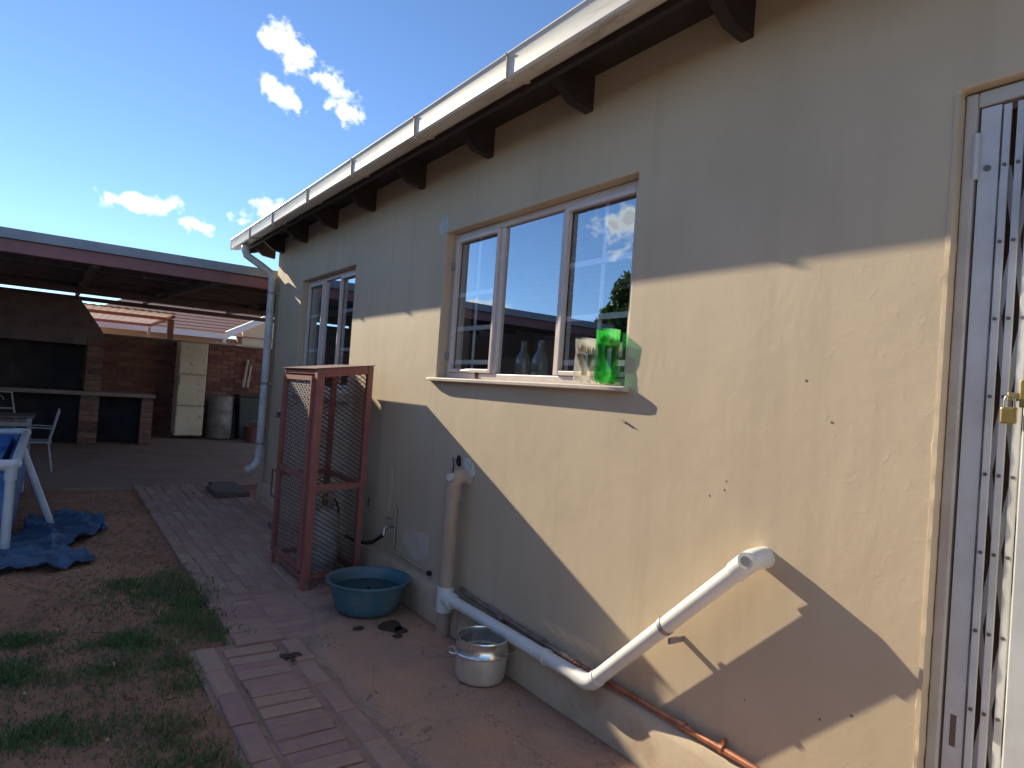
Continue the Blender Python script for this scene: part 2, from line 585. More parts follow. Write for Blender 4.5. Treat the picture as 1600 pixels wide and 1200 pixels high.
GREENP = mat_clear('green_bottle_plastic', (0.30, 0.90, 0.36), 0.14, 0.30, 0.06, (0.12, 0.80, 0.16))
CLEARP = mat_clear('clear_bottle_plastic', (0.88, 0.87, 0.84), 0.2, 0.22, 0.06, (0.95, 0.93, 0.85))
CLEARG = mat_clear('clear_glass_bottle', (0.85, 0.90, 0.88), 0.3, 0.6, 0.03, (0.95, 0.97, 0.93))
SOIL = simple('potting_soil', (0.055, 0.034, 0.024), 0.95, c2=(0.10, 0.06, 0.04), nscale=40, bump=0.8)
LEAFR = mat_leaf('reddish_leaf', (0.28, 0.075, 0.05), (0.17, 0.10, 0.05))
LEAFG = mat_leaf('small_leaf', (0.035, 0.10, 0.02), (0.05, 0.07, 0.02))
GRASS = mat_leaf('grass_blade', (0.12, 0.20, 0.075), (0.22, 0.22, 0.11), 0.7, 0.35)
STRAW = simple('dry_straw', (0.26, 0.20, 0.12), 0.9, c2=(0.17, 0.12, 0.07), nscale=20)
CROWN = mat_leaf('tree_leaf', (0.055, 0.11, 0.022), (0.08, 0.12, 0.03))
CROWN2 = mat_leaf('bright_shrub_leaf', (0.11, 0.20, 0.035), (0.08, 0.15, 0.03), 0.6, 0.5)
BARK = simple('bark', (0.10, 0.07, 0.05), 0.9, c2=(0.06, 0.045, 0.035), bump=0.6, bscale=30)
TARP = simple('blue_tarpaulin', (0.05, 0.115, 0.22), 0.5, c2=(0.035, 0.07, 0.13), nscale=7, bump=0.3, bscale=25, bdist=0.01)
LINER = simple('pool_liner', (0.06, 0.16, 0.40), 0.38, c2=(0.045, 0.125, 0.33), nscale=5)
LINERIN = simple('pool_liner_inside', (0.03, 0.09, 0.36), 0.4, c2=(0.06, 0.20, 0.48), nscale=22)
POOLF = simple('pool_frame_white', (0.72, 0.74, 0.76), 0.3, c2=(0.62, 0.64, 0.66), nscale=6)
WIRON = simple('white_painted_iron', (0.52, 0.50, 0.50), 0.45, c2=(0.38, 0.35, 0.33), nscale=16)
TABLEM = simple('weathered_table_top', (0.23, 0.19, 0.16), 0.6, c2=(0.17, 0.14, 0.12), nscale=7)
DRUM = simple('grey_drum_metal', (0.29, 0.28, 0.28), 0.6, 0.2, c2=(0.19, 0.175, 0.17), nscale=6, bump=0.15, bscale=15)
TEAL = simple('dark_teal_plastic', (0.035, 0.06, 0.065), 0.5)
REDP = simple('faded_red_plastic', (0.14, 0.05, 0.045), 0.5)
SLAB = simple('concrete_slab', (0.17, 0.125, 0.10), 0.9, c2=(0.115, 0.09, 0.08), nscale=9, bump=0.5, bscale=30)
SOOT = simple('soot', (0.05, 0.048, 0.055), 0.95, c2=(0.08, 0.07, 0.07), nscale=5)
HOODM = simple('sooty_plaster', (0.17, 0.14, 0.14), 0.9, c2=(0.12, 0.10, 0.105), nscale=5, bump=0.4, bscale=20)
NROOF = simple('neighbour_roof_tile', (0.46, 0.21, 0.145), 0.85, c2=(0.39, 0.18, 0.125), nscale=3, bump=0.2)
NWHITE = simple('neighbour_white_trim', (0.74, 0.70, 0.66), 0.5)
NWALL = simple('neighbour_wall_paint', (0.42, 0.32, 0.24), 0.8, c2=(0.37, 0.28, 0.21), nscale=3)
NCREAM = simple('neighbour_cream_wall', (0.62, 0.50, 0.32), 0.8, c2=(0.56, 0.45, 0.29), nscale=3)
PALE = simple('pale_lath', (0.66, 0.61, 0.53), 0.7, c2=(0.55, 0.48, 0.40), nscale=10)
OUTB = simple('outbuilding_plaster', (0.22, 0.19, 0.17), 0.85, c2=(0.17, 0.15, 0.135), nscale=3)
OUTR = simple('outbuilding_roof_sheet', (0.085, 0.085, 0.095), 0.7)
BWALL = simple('boundary_wall_plaster', (0.40, 0.34, 0.29), 0.85, c2=(0.33, 0.28, 0.24), nscale=3, bump=0.3)
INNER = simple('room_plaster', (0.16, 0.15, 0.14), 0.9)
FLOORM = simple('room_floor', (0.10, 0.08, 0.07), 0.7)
BLIND = simple('blind_slat', (0.24, 0.25, 0.26), 0.5)
DOORM = simple('brown_door_wood', (0.13, 0.085, 0.065), 0.6, c2=(0.10, 0.065, 0.05), nscale=10)
STEEL = simple('galvanised_steel', (0.34, 0.33, 0.33), 0.5, 0.6)
CORK = simple('cork_brown', (0.20, 0.09, 0.045), 0.7)
SPOT = simple('wall_plug_dark', (0.13, 0.10, 0.075), 0.8)
LITTER = simple('pale_litter', (0.42, 0.39, 0.35), 0.8)


# ------------------------------------------------------------------ mesh helpers
class MB:
    def __init__(s):
        s.v, s.f = [], []

    def add(s, vs_, fs_):
        b = len(s.v)
        s.v += [tuple(v) for v in vs_]
        s.f += [tuple(b + i for i in f) for f in fs_]
        return s

    def box(s, a, b, skip=()):
        x0, y0, z0 = a
        x1, y1, z1 = b
        vs_ = [(x0, y0, z0), (x1, y0, z0), (x1, y1, z0), (x0, y1, z0), (x0, y0, z1), (x1, y0, z1), (x1, y1, z1), (x0, y1, z1)]
        fs_ = {'-z': (0, 3, 2, 1), '+z': (4, 5, 6, 7), '-y': (0, 1, 5, 4), '+y': (2, 3, 7, 6), '-x': (3, 0, 4, 7), '+x': (1, 2, 6, 5)}
        return s.add(vs_, [f for k, f in fs_.items() if k not in skip])

    def cbox(s, a, b, c):
        """Box with chamfered top edges and uprights worn by c (a worn slab)."""
        x0, y0, z0 = a
        x1, y1, z1 = b
        vs_ = [(x0, y0, z0), (x1, y0, z0), (x1, y1, z0), (x0, y1, z0),
               (x0, y0, z1 - c), (x1, y0, z1 - c), (x1, y1, z1 - c), (x0, y1, z1 - c),
               (x0 + c, y0 + c, z1), (x1 - c, y0 + c, z1), (x1 - c, y1 - c, z1), (x0 + c, y1 - c, z1)]
        fs_ = [(0, 3, 2, 1), (8, 9, 10, 11)]
        for i in range(4):
            j = (i + 1) % 4
            fs_ += [(i, j, 4 + j, 4 + i), (4 + i, 4 + j, 8 + j, 8 + i)]
        return s.add(vs_, fs_)

    def obox(s, p, q, w, h, up=(0, 0, 1)):
        """Bar of section w x h from p to q."""
        p, q = Vector(p), Vector(q)
        d = (q - p).normalized()
        upv = Vector(up)
        if abs(d.dot(upv)) > 0.98:
            upv = Vector((0, 1, 0))
        a = d.cross(upv).normalized() * (w / 2)
        b = a.cross(d).normalized() * (h / 2)
        vs_ = []
        for c in (p, q):
            vs_ += [c - a - b, c + a - b, c + a + b, c - a + b]
        return s.add(vs_, [(0, 3, 2, 1), (4, 5, 6, 7), (0, 1, 5, 4), (1, 2, 6, 5), (2, 3, 7, 6), (3, 0, 4, 7)])

    def tube(s, pts, r, n=10, cap=True):
        pts = [Vector(p) for p in pts]
        rs = r if isinstance(r, (list, tuple)) else [r] * len(pts)
        rings = []
        up = Vector((0, 0, 1))
        for i, p in enumerate(pts):
            if i == 0:
                d = pts[1] - p
            elif i == len(pts) - 1:
                d = p - pts[-2]
            else:
                d = (pts[i + 1] - p).normalized() + (p - pts[i - 1]).normalized()
            d.normalize()
            if abs(d.dot(up)) > 0.95:
                up = Vector((1, 0, 0)) if abs(d.x) < 0.9 else Vector((0, 1, 0))
            a = d.cross(up).normalized()
            b = a.cross(d).normalized()
            up = b
            rings.append([p + a * (rs[i] * cos(2 * pi * k / n)) + b * (rs[i] * sin(2 * pi * k / n)) for k in range(n)])
        vs_ = [v for rg in rings for v in rg]
        fs_ = []
        for i in range(len(pts) - 1):
            for k in range(n):
                k2 = (k + 1) % n
                fs_.append((i * n + k, i * n + k2, (i + 1) * n + k2, (i + 1) * n + k))
        if cap:
            fs_.append(tuple(reversed(range(n))))
            fs_.append(tuple((len(pts) - 1) * n + k for k in range(n)))
        return s.add(vs_, fs_)

    def lathe(s, prof, c=(0, 0, 0), n=32, fn=None):
        """prof: list of (r, z); fn(angle, r, z) may return a changed (r, z)."""
        vs_, fs_ = [], []
        m = len(prof)
        for k in range(n):
            a = 2 * pi * k / n
            for (r, z) in prof:
                if fn:
                    r, z = fn(a, r, z)
                vs_.append((c[0] + r * cos(a), c[1] + r * sin(a), c[2] + z))
        for k in range(n):
            k2 = (k + 1) % n
            for i in range(m - 1):
                fs_.append((k * m + i, k2 * m + i, k2 * m + i + 1, k * m + i + 1))
        return s.add(vs_, fs_)

    def prism(s, poly, axis, a, b):
        """Extrude a polygon along an axis from a to b. poly in the other two axes, in xyz order."""
        def P(u, v, w):
            return {'x': (w, u, v), 'y': (u, w, v), 'z': (u, v, w)}[axis]
        n = len(poly)
        vs_ = [P(u, v, a) for u, v in poly] + [P(u, v, b) for u, v in poly]
        fs_ = [tuple(range(n)), tuple(range(2 * n - 1, n - 1, -1))]
        for i in range(n):
            j = (i + 1) % n
            fs_.append((i, i + n, j + n, j))
        return s.add(vs_, fs_)

    def mesh(s, name):
        me = bpy.data.meshes.new(name)
        me.from_pydata(s.v, [], s.f)
        bm = bmesh.new()
        bm.from_mesh(me)
        bmesh.ops.recalc_face_normals(bm, faces=bm.faces)
        bm.to_mesh(me)
        bm.free()
        return me


def finish(o, smooth=None, bevel=0.0, solid=0.0, segs=2):
    if smooth:
        for p in o.data.polygons:
            p.use_smooth = True
        o.data.set_sharp_from_angle(angle=radians(smooth))
    if solid:
        m = o.modifiers.new('solid', 'SOLIDIFY')
        m.thickness = solid
        m.offset = 0
    if bevel:
        m = o.modifiers.new('bevel', 'BEVEL')
        m.width = bevel
        m.segments = segs
        m.limit_method = 'ANGLE'
        m.angle_limit = radians(40)
        m.harden_normals = False
    return o


def ob(name, mb, mat, parent=None, smooth=None, bevel=0.0, solid=0.0, loc=None):
    me = mb.mesh(name) if isinstance(mb, MB) else mb
    if mat is not None and not me.materials:
        me.materials.append(mat)
    o = bpy.data.objects.new(name, me)
    COL.objects.link(o)
    if loc is not None:
        o.location = loc
    if parent is not None:
        o.parent = parent
    return finish(o, smooth, bevel, solid)


def tag(o, label=None, cat=None, group=None, kind=None):
    for k, v in (('label', label), ('category', cat), ('group', group), ('kind', kind)):
        if v:
            o[k] = v
    return o


def thing(name, label, cat, loc=(0, 0, 0), rz=0.0, group=None):
    o = bpy.data.objects.new(name, None)
    o.empty_display_size = 0.1
    COL.objects.link(o)
    o.location = loc
    o.rotation_euler = (0, 0, rz)
    return tag(o, label, cat, group)


def inst(name, me, parent, loc, rz=0.0, rot=None, scale=None):
    o = bpy.data.objects.new(name, me)
    COL.objects.link(o)
    o.location = loc
    o.rotation_euler = rot or (0, 0, rz)
    if scale:
        o.scale = scale
    if parent is not None:
        o.parent = parent
    return o


def arc(c, u, v, r, a0, a1, n):
    c, u, v = Vector(c), Vector(u), Vector(v)
    return [c + u * (r * cos(a0 + (a1 - a0) * i / n)) + v * (r * sin(a0 + (a1 - a0) * i / n)) for i in range(n + 1)]


# ------------------------------------------------------------------ ground
def build_ground():
    xs = np.concatenate([[-260, -120, -60, -30, -15, -8], np.arange(-5, -0.9, 0.06), [-0.5, 0, 3, 8, 20, 60, 260]])
    ys = np.concatenate([[-200, -60, -20, -6], np.arange(-1, 8.4, 0.06), [9, 11, 15, 22, 40, 80, 160, 420]])
    vs_ = []
    for y in ys:
        for x in xs:
            z = -0.045
            if -5.2 < x < -0.95 and -1.1 < y < 8.45:
                fade = min(1, (x + 5.2) / 0.5, (y + 1.1) / 0.5, (8.45 - y) / 0.5)
                w = min(1.0, max(0.0, (-1.0 - x) / 0.2))
                z += fade * w * (0.036 + 0.018 * mnoise.noise((x * 1.3, y * 1.3, 0)) + 0.010 * mnoise.noise((x * 5, y * 5, 3)))
                z += fade * w * 0.009 * mnoise.noise((x * 14, y * 14, 7))
            vs_.append((x, y, z))
    nx = len(xs)
    fs_ = [(j * nx + i, j * nx + i + 1, (j + 1) * nx + i + 1, (j + 1) * nx + i) for j in range(len(ys) - 1) for i in range(nx - 1)]
    mb = MB().add(vs_, fs_)
    return tag(ob('ground', mb, DIRT, smooth=60), kind='structure')


build_ground()


def gz(x, y):
    return -0.009 + 0.018 * mnoise.noise((x * 1.3, y * 1.3, 0)) + 0.010 * mnoise.noise((x * 5, y * 5, 3))


# brick path: a bed, and each paver an object of its own
path = tag(ob('path', MB().prism([(-1.285, 0.46), (-0.035, 0.46), (-0.035, 8.32), (-1.06, 8.32), (-1.085, 3.9), (-1.11, 3.40), (-1.285, 3.40)], 'z', -0.06, -0.0035), simple('joint_sand', (0.37, 0.235, 0.17), 0.95,
                                                                              c2=(0.28, 0.18, 0.13), nscale=15, bump=0.6)), kind='structure')


def paver_meshes(lx, ly, n=5):
    out = []
    for k in range(n):
        mb = MB()
        j = [random.uniform(-0.004, 0.004) for _ in range(8)]
        c = random.uniform(0.004, 0.008)
        mb.cbox((-lx / 2 + j[0], -ly / 2 + j[1], -0.05), (lx / 2 + j[2], ly / 2 + j[3], 0.0), c)
        vv = mb.v
        for i in range(8, 12):
            x, y, z = vv[i]
            vv[i] = (x + random.uniform(-0.003, 0.003), y + random.uniform(-0.003, 0.003), z + random.uniform(-0.002, 0.001))
        me = mb.mesh('brick')
        me.materials.append(PAVER)
        out.append(me)
    return out


PV_LONG = paver_meshes(0.080, 0.252)      # long side along the path
PV_CROSS = paver_meshes(0.232, 0.078)     # long side across
PV_EDGE = paver_meshes(0.090, 0.258)
npv = 0


def paver(ms, x, y, dz=0.0, rz=0.0):
    global npv
    npv += 1
    inst('brick', random.choice(ms), path, (x, y, 0.004 + dz + random.uniform(-0.005, 0.005)), rot=(
        random.uniform(-0.012, 0.012), random.uniform(-0.018, 0.018), rz + random.uniform(-0.02, 0.02)))


y = 3.385 - 0.129
for k in range(9):
    paver(PV_EDGE, -1.216 + random.uniform(-.005, .005), y, 0.004)
    y -= 0.268
y = 3.28
for k in range(26):
    paver(PV_CROSS, -1.022 + random.uniform(-.006, .006), y, 0.004)
    y -= 0.0865 + (0.012 if k % 3 == 0 else 0)
y = 3.33 - 0.13
for k in range(9):
    paver(PV_EDGE, -0.828 + random.uniform(-.005, .005), y, 0.002)
    y -= 0.266
for r in range(9):
    yy = 3.405 + r * 0.0855
    for cidx in range(4):
        xx = -0.955 + cidx * 0.246
        if yy < 3.76 and cidx > 1:
            continue
        if xx > -0.1:
            continue
        paver(PV_CROSS, xx + random.uniform(-.008, .008), yy, -0.002 if cidx > 0 else 0.003)
for i in range(12):
    xx = -1.035 + i * 0.0865
    for j in range(17):
        yy = 4.30 + j * 0.262 + (0.131 if i % 2 else 0)
        if yy > 8.25 or (i == 0 and j % 6 == 4):
            continue
        paver(PV_LONG, xx, yy)

# screed apron against the wall
mb = MB()
n = 40
ys_ = np.linspace(0.455, 3.74, n)
vs_ = []
for i, yv in enumerate(ys_):
    xl = -0.775 + 0.012 * mnoise.noise((yv * 3, 1, 0)) + 0.006 * mnoise.noise((yv * 11, 2, 0))
    if yv > 3.2:
        xl += (yv - 3.2) * 0.35
    for t_ in np.linspace(0, 1, 9):
        x = xl + (-0.03 - xl) * t_
        vs_.append((x, yv, 0.0045 + 0.005 * mnoise.noise((x * 3, yv * 3, 5)) - (0.010 if t_ == 0 else 0)))
fs_ = [(i * 9 + k, i * 9 + k + 1, (i + 1) * 9 + k + 1, (i + 1) * 9 + k) for i in range(n - 1) for k in range(8)]
tag(ob('concrete_apron', mb.add(vs_, fs_), SCREED, smooth=60, solid=0.03, loc=(0, 0, -0.015)), kind='structure')

# floor of the carport
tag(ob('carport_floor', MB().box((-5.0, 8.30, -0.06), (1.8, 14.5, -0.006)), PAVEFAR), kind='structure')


# pale yard slab added unseen behind the viewpoint, bouncing sunlight into the shade
tag(ob('added_bounce_yard', MB().box((-9.0, -16.0, -0.08), (-0.06, 0.45, -0.004)), simple('bounce_concrete', (0.52, 0.46, 0.40), 0.9, c2=(0.46, 0.41, 0.355), nscale=1.5, bump=.3, bscale=12)), kind='structure')


def blob_poly(cx, cy, rx, ry, n=18, seed=0, amp=0.25):
    rr = random.Random(seed)
    ph = [rr.uniform(0, 6.28) for _ in range(4)]
    out = []
    for k in range(n):
        a = 2 * pi * k / n
        q = 1 + amp * (sin(2 * a + ph[0]) * 0.5 + sin(3 * a + ph[1]) * 0.4 + sin(5 * a + ph[2]) * 0.35)
        out.append((cx + rx * q * cos(a), cy + ry * q * sin(a)))
    return out


# damp spots, pale litter
mb = MB()
for k, (x, y, a, b) in enumerate([(-0.455, 3.335, .035, .02), (-0.285, 3.29, .06, .09), (-0.31, 3.15, .028, .025), (-0.26, 3.22, .03, .05),
                                  (-0.905, 3.135, .022, .028), (-0.855, 3.125, .03, .026), (-0.89, 3.06, .012, .012)]):
    p = blob_poly(x, y, a, b, 18, k)
    zt = 0.0105 if x > -0.7 else 0.0135
    mb.prism(p, 'z', zt - 0.004, zt)
tag(ob('damp_spots', mb, STAIN), 'dark damp spots on the screed and the brick edging', 'stain', kind='stuff')
mb = MB()
for k in range(15):
    x, y = rng.uniform(-2.0, -0.4), rng.uniform(2.3, 4.6)
    p = blob_poly(x, y, rng.uniform(.003, .007), rng.uniform(.003, .007), 8, k + 50, .5)
    z = 0.012 if x > -1.2 else gz(x, y) + 0.03
    mb.prism(p, 'z', z - 0.006, z + 0.004)
tag(ob('litter', mb, LITTER), 'small pale chips scattered on grass and paving', 'litter', kind='stuff')

mb = MB()
for k in range(420):
    x, y = rng.uniform(-1.2, -0.06), rng.uniform(0.6, 7.5)
    if rng.random() > (1.0 if x > -0.16 else 0.45):
        continue
    q = rng.uniform(.0015, .0055)
    a = rng.uniform(0, 6.28)
    z = 0.011
    mb.add([(x + q * cos(a), y + q * sin(a), z), (x - q * sin(a) * .6, y + q * cos(a) * .6, z + q * .4), (x - q * cos(a), y - q * sin(a), z), (x + q * sin(a) * .6, y - q * cos(a) * .6, z + q * .5)], [(0, 1, 2, 3)])
tag(ob('grit', mb, simple('dry_leaf_grit', (0.17, 0.11, 0.07), 0.9, c2=(0.30, 0.22, 0.15), nscale=9)), 'grit and dry leaf bits on the paving', 'grit', kind='stuff')

# ------------------------------------------------------------------ the house
house = thing('house', 'beige plastered house with white gutter, two steel windows and a security gate', 'house', (0, 0, 0))
Y0, Y1, ZT = -3.0, 7.2, 2.80
W1 = (1.915, 3.505, 1.398, 2.277)       # y0,y1,z0,z1 kitchen window opening
W2 = (4.955, 6.31, 1.24, 2.26)
DR = (-0.15, 0.755, 0.16, 2.215)


def wall_with_holes(y0, y1, z0, z1, holes, x0, x1):
    ys_ = sorted(set([y0, y1] + [h[0] for h in holes] + [h[1] for h in holes]))
    zs_ = sorted(set([z0, z1] + [h[2] for h in holes] + [h[3] for h in holes]))
    mb = MB()

    def solid(i, j):
        if i < 0 or j < 0 or i >= len(ys_) - 1 or j >= len(zs_) - 1:
            return False
        cy, cz = (ys_[i] + ys_[i + 1]) / 2, (zs_[j] + zs_[j + 1]) / 2
        return not any(h[0] < cy < h[1] and h[2] < cz < h[3] for h in holes)
    for i in range(len(ys_) - 1):
        for j in range(len(zs_) - 1):
            if not solid(i, j):
                continue
            a = (x0, ys_[i], zs_[j])
            b = (x1, ys_[i + 1], zs_[j + 1])
            sk = []
            if solid(i - 1, j): sk.append('-y')
            if solid(i + 1, j): sk.append('+y')
            if solid(i, j - 1): sk.append('-z')
            if solid(i, j + 1): sk.append('+z')
            mb.box(a, b, sk)
    me = mb
    return me


wm = wall_with_holes(Y0, Y1, 0.0, ZT, [W1, W2, DR], 0.0, 0.22)
w = ob('wall', wm, WALL, house)
bmx = bmesh.new(); bmx.from_mesh(w.data); bmesh.ops.remove_doubles(bmx, verts=bmx.verts, dist=1e-5); bmx.to_mesh(w.data); bmx.free()
finish(w, bevel=0.007, segs=2)
mb = MB()
mb.box((0.22, Y1 - 0.22, 0.0), (5.0, Y1, ZT))
mb.box((0.22, Y0, 0.0), (5.0, Y0 + 0.22, ZT))
mb.box((5.0, Y0, 0.0), (5.2, Y1, ZT + 1.6))
ob('end_wall', mb, WALL, house)
mb = MB()
for yv in (Y1 - .16, Y0 + .04):
    ob('gable', MB().prism([(0.225, ZT + .001), (4.99, ZT + .001), (4.99, ZT + 1.5)], 'y', yv, yv + .12), WALL, house)
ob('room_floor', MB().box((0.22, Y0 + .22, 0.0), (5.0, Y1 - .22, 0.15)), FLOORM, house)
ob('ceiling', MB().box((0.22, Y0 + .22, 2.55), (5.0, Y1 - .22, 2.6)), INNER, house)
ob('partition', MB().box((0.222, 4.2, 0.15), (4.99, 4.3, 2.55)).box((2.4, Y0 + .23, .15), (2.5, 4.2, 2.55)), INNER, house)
# plinth with a sloping top edge
pl = MB()
nseg = 60
prof_v = []
yy = np.linspace(Y0, Y1 + 0.0, nseg)
for yv in yy:
    j = 0.008 * mnoise.noise((yv * 2.2, 0, 4)) + 0.004 * mnoise.noise((yv * 9, 0, 8))
    hgt = 0.205 + 0.010 * mnoise.noise((yv * 1.5, 3, 4))
    prof_v += [(-0.050 + j, yv, -0.05), (-0.046 + j, yv, hgt - 0.045), (-0.030 + j * .5, yv, hgt - 0.012), (-0.002, yv, hgt), (0.01, yv, hgt), (0.01, yv, -0.05)]
fs_ = []
for i in range(nseg - 1):
    for k in range(5):
        fs_.append((i * 6 + k, i * 6 + k + 1, (i + 1) * 6 + k + 1, (i + 1) * 6 + k))
fs_ += [(0, 1, 2, 3, 4, 5), tuple((nseg - 1) * 6 + k for k in range(6))]
ob('plinth', pl.add(prof_v, fs_), WALL, house, smooth=40)

# rough broken arris of plaster beside the gate
mb = MB()
n = 140
vs_ = []
for i in range(n):
    z = 0.17 + (2.2 - 0.17) * i / (n - 1)
    a = 0.010 + 0.006 * mnoise.noise((z * 9, 0, 0)) + 0.006 * max(0, mnoise.noise((z * 31, 5, 0)))
    b = 0.003 * mnoise.noise((z * 23, 9, 0))
    vs_ += [(0.004, 0.757 + a, z), (-0.0025 + b * .3, 0.757 + a * 0.7, z), (-0.003 + b, 0.754 + b, z), (0.004, 0.7525 + b, z), (0.05, 0.7525 + b * .5, z)]
fs_ = [(i * 5 + k, i * 5 + k + 1, (i + 1) * 5 + k + 1, (i + 1) * 5 + k) for i in range(n - 1) for k in range(4)]
ob('plaster_edge', mb.add(vs_, fs_), WALL, house, smooth=50)

# ---- roof, rafters, fascia, gutter
SL = 0.31
roof = ob('roof', MB().add([(-0.33, Y0 - .1, 2.815), (5.3, Y0 - .1, 2.815 + 5.63 * SL), (5.3, Y1 + .30, 2.815 + 5.63 * SL), (-0.33, Y1 + .30, 2.815),
                            (-0.33, Y0 - .1, 2.785), (5.3, Y0 - .1, 2.785 + 5.63 * SL), (5.3, Y1 + .30, 2.785 + 5.63 * SL), (-0.33, Y1 + .30, 2.785)],
                           [(0, 1, 2, 3), (7, 6, 5, 4), (0, 3, 7, 4), (1, 0, 4, 5), (2, 1, 5, 6), (3, 2, 6, 7)]), TILE, house)
mb = MB()
m_ = 6
for k in range(m_ + 1):
    yv = -0.15 + 0.30 * k / m_
    hump = 0.014 * (sin(pi * k / m_) ** 2) if 0 < k < m_ else 0.0
    for (x, zo) in ((-0.335, 0), (0.06, 0.06)):
        zb = 2.815 + (x + 0.33) * SL * 0.75 + hump + zo * 0.4
        mb.v += [(x, yv, zb - 2.815), (x, yv, zb - 2.815 + 0.018)]
for k in range(m_):
    a = k * 4
    b = a + 4
    mb.f += [(a + 1, a + 3, b + 3, b + 1), (a, b, b + 2, a + 2), (a, a + 1, b + 1, b)]
tile_me = mb.mesh('tile')
tile_me.materials.append(TILE)
for k in range(34):
    inst('tile', tile_me, roof, (random.uniform(-.006, .006), 7.36 - k * 0.295, 2.810), rot=(0, random.uniform(-.012, .012), random.uniform(-.01, .01)))
ry = [-2.65, -1.83, -1.0, -0.19, 0.62, 1.43, 2.25, 3.06, 3.86, 4.66, 5.46, 6.26, 7.02, 7.44]
for yv in ry:
    mb = MB()
    mb.prism([(-0.275, 2.75), (-0.20, 2.70), (-0.11, 2.635), (0.02, 2.62), (0.02, 2.79), (-0.275, 2.78)], 'y', yv - 0.025, yv + 0.025)
    ob('rafter', mb, RAFTER, house)
ob('fascia', MB().box((-0.302, Y0, 2.655), (-0.278, Y1 + .28, 2.80)), RAFTER, house)
ob('soffit_boards', MB().box((-0.277, Y0, 2.781), (0.02, Y1 + .28, 2.7845)), RAFTER, house)
# gutter: open channel
g_prof = [(-0.304, 2.765), (-0.306, 2.682), (-0.330, 2.670), (-0.412, 2.655), (-0.420, 2.664), (-0.422, 2.745), (-0.430, 2.757), (-0.422, 2.770), (-0.408, 2.764),
          (-0.412, 2.750), (-0.413, 2.668), (-0.330, 2.680), (-0.314, 2.690), (-0.312, 2.765)]
gut = ob('gutter', MB().prism(g_prof, 'y', Y0, Y1 + 0.33), GUTTER, house, smooth=35)
ob('end_cap', MB().prism([(-0.303, 2.765), (-0.306, 2.68), (-0.33, 2.668), (-0.414, 2.653), (-0.424, 2.662), (-0.425, 2.768)], 'y', Y1 + 0.331, Y1 + 0.336), GUTTER, gut)
for yv in (1.36, 2.30, 3.16, 4.05, 4.95, 5.9, 6.7, 0.4):
    mb = MB()
    pts = [(-0.300, 2.76), (-0.3025, 2.678), (-0.330, 2.666), (-0.414, 2.651), (-0.4245, 2.661), (-0.4265, 2.745), (-0.434, 2.757)]
    for (a, b) in zip(pts[:-1], pts[1:]):
        mb.obox((a[0], yv, a[1]), (b[0], yv, b[1]), 0.010, 0.003, up=(0, 1, 0))
    j = ob('gutter_strap', mb, simple('rusty_strap', (0.45, 0.34, 0.27), 0.6, c2=(0.58, 0.50, 0.44), nscale=30), gut)
ob('verge_board', MB().add([(-0.30, Y1 + .285, 2.62), (5.2, Y1 + .285, 2.62 + 5.5 * SL), (5.2, Y1 + .285, 2.79 + 5.5 * SL), (-0.30, Y1 + .285, 2.79)], [(0, 1, 2, 3)]), RAFTER, house, solid=.02)
# downpipe at the far corner
dp = MB()
pts = [(-0.365, 7.10, 2.66), (-0.365, 7.10, 2.60), (-0.345, 7.10, 2.55), (-0.20, 7.10, 2.47), (-0.10, 7.10, 2.41), (-0.075, 7.10, 2.35), (-0.075, 7.10, 0.50),
       (-0.085, 7.10, 0.43), (-0.13, 7.11, 0.36), (-0.17, 7.12, 0.335)]
dpo = ob('downpipe', dp.tube(pts, 0.037, 12, cap=False), simple('grey_white_downpipe', (0.68, 0.68, 0.68), 0.45, c2=(0.50, 0.48, 0.46), nscale=7), house, smooth=50, solid=0.004)
for zz in (2.2, 1.25, 0.62):
    mb = MB().tube([(-0.075, 7.10, zz - .014), (-0.075, 7.10, zz + .014)], 0.041, 12)
    mb.box((-0.075, 7.08, zz - .012), (0.0, 7.12, zz + .012))
    ob('pipe_bracket', mb, STEEL, dpo, smooth=40)
ob('shoe', MB().tube([(-0.135, 7.112, 0.362), (-0.185, 7.124, 0.325)], 0.045, 12, cap=False), GUTTER, dpo, smooth=40, solid=0.005)


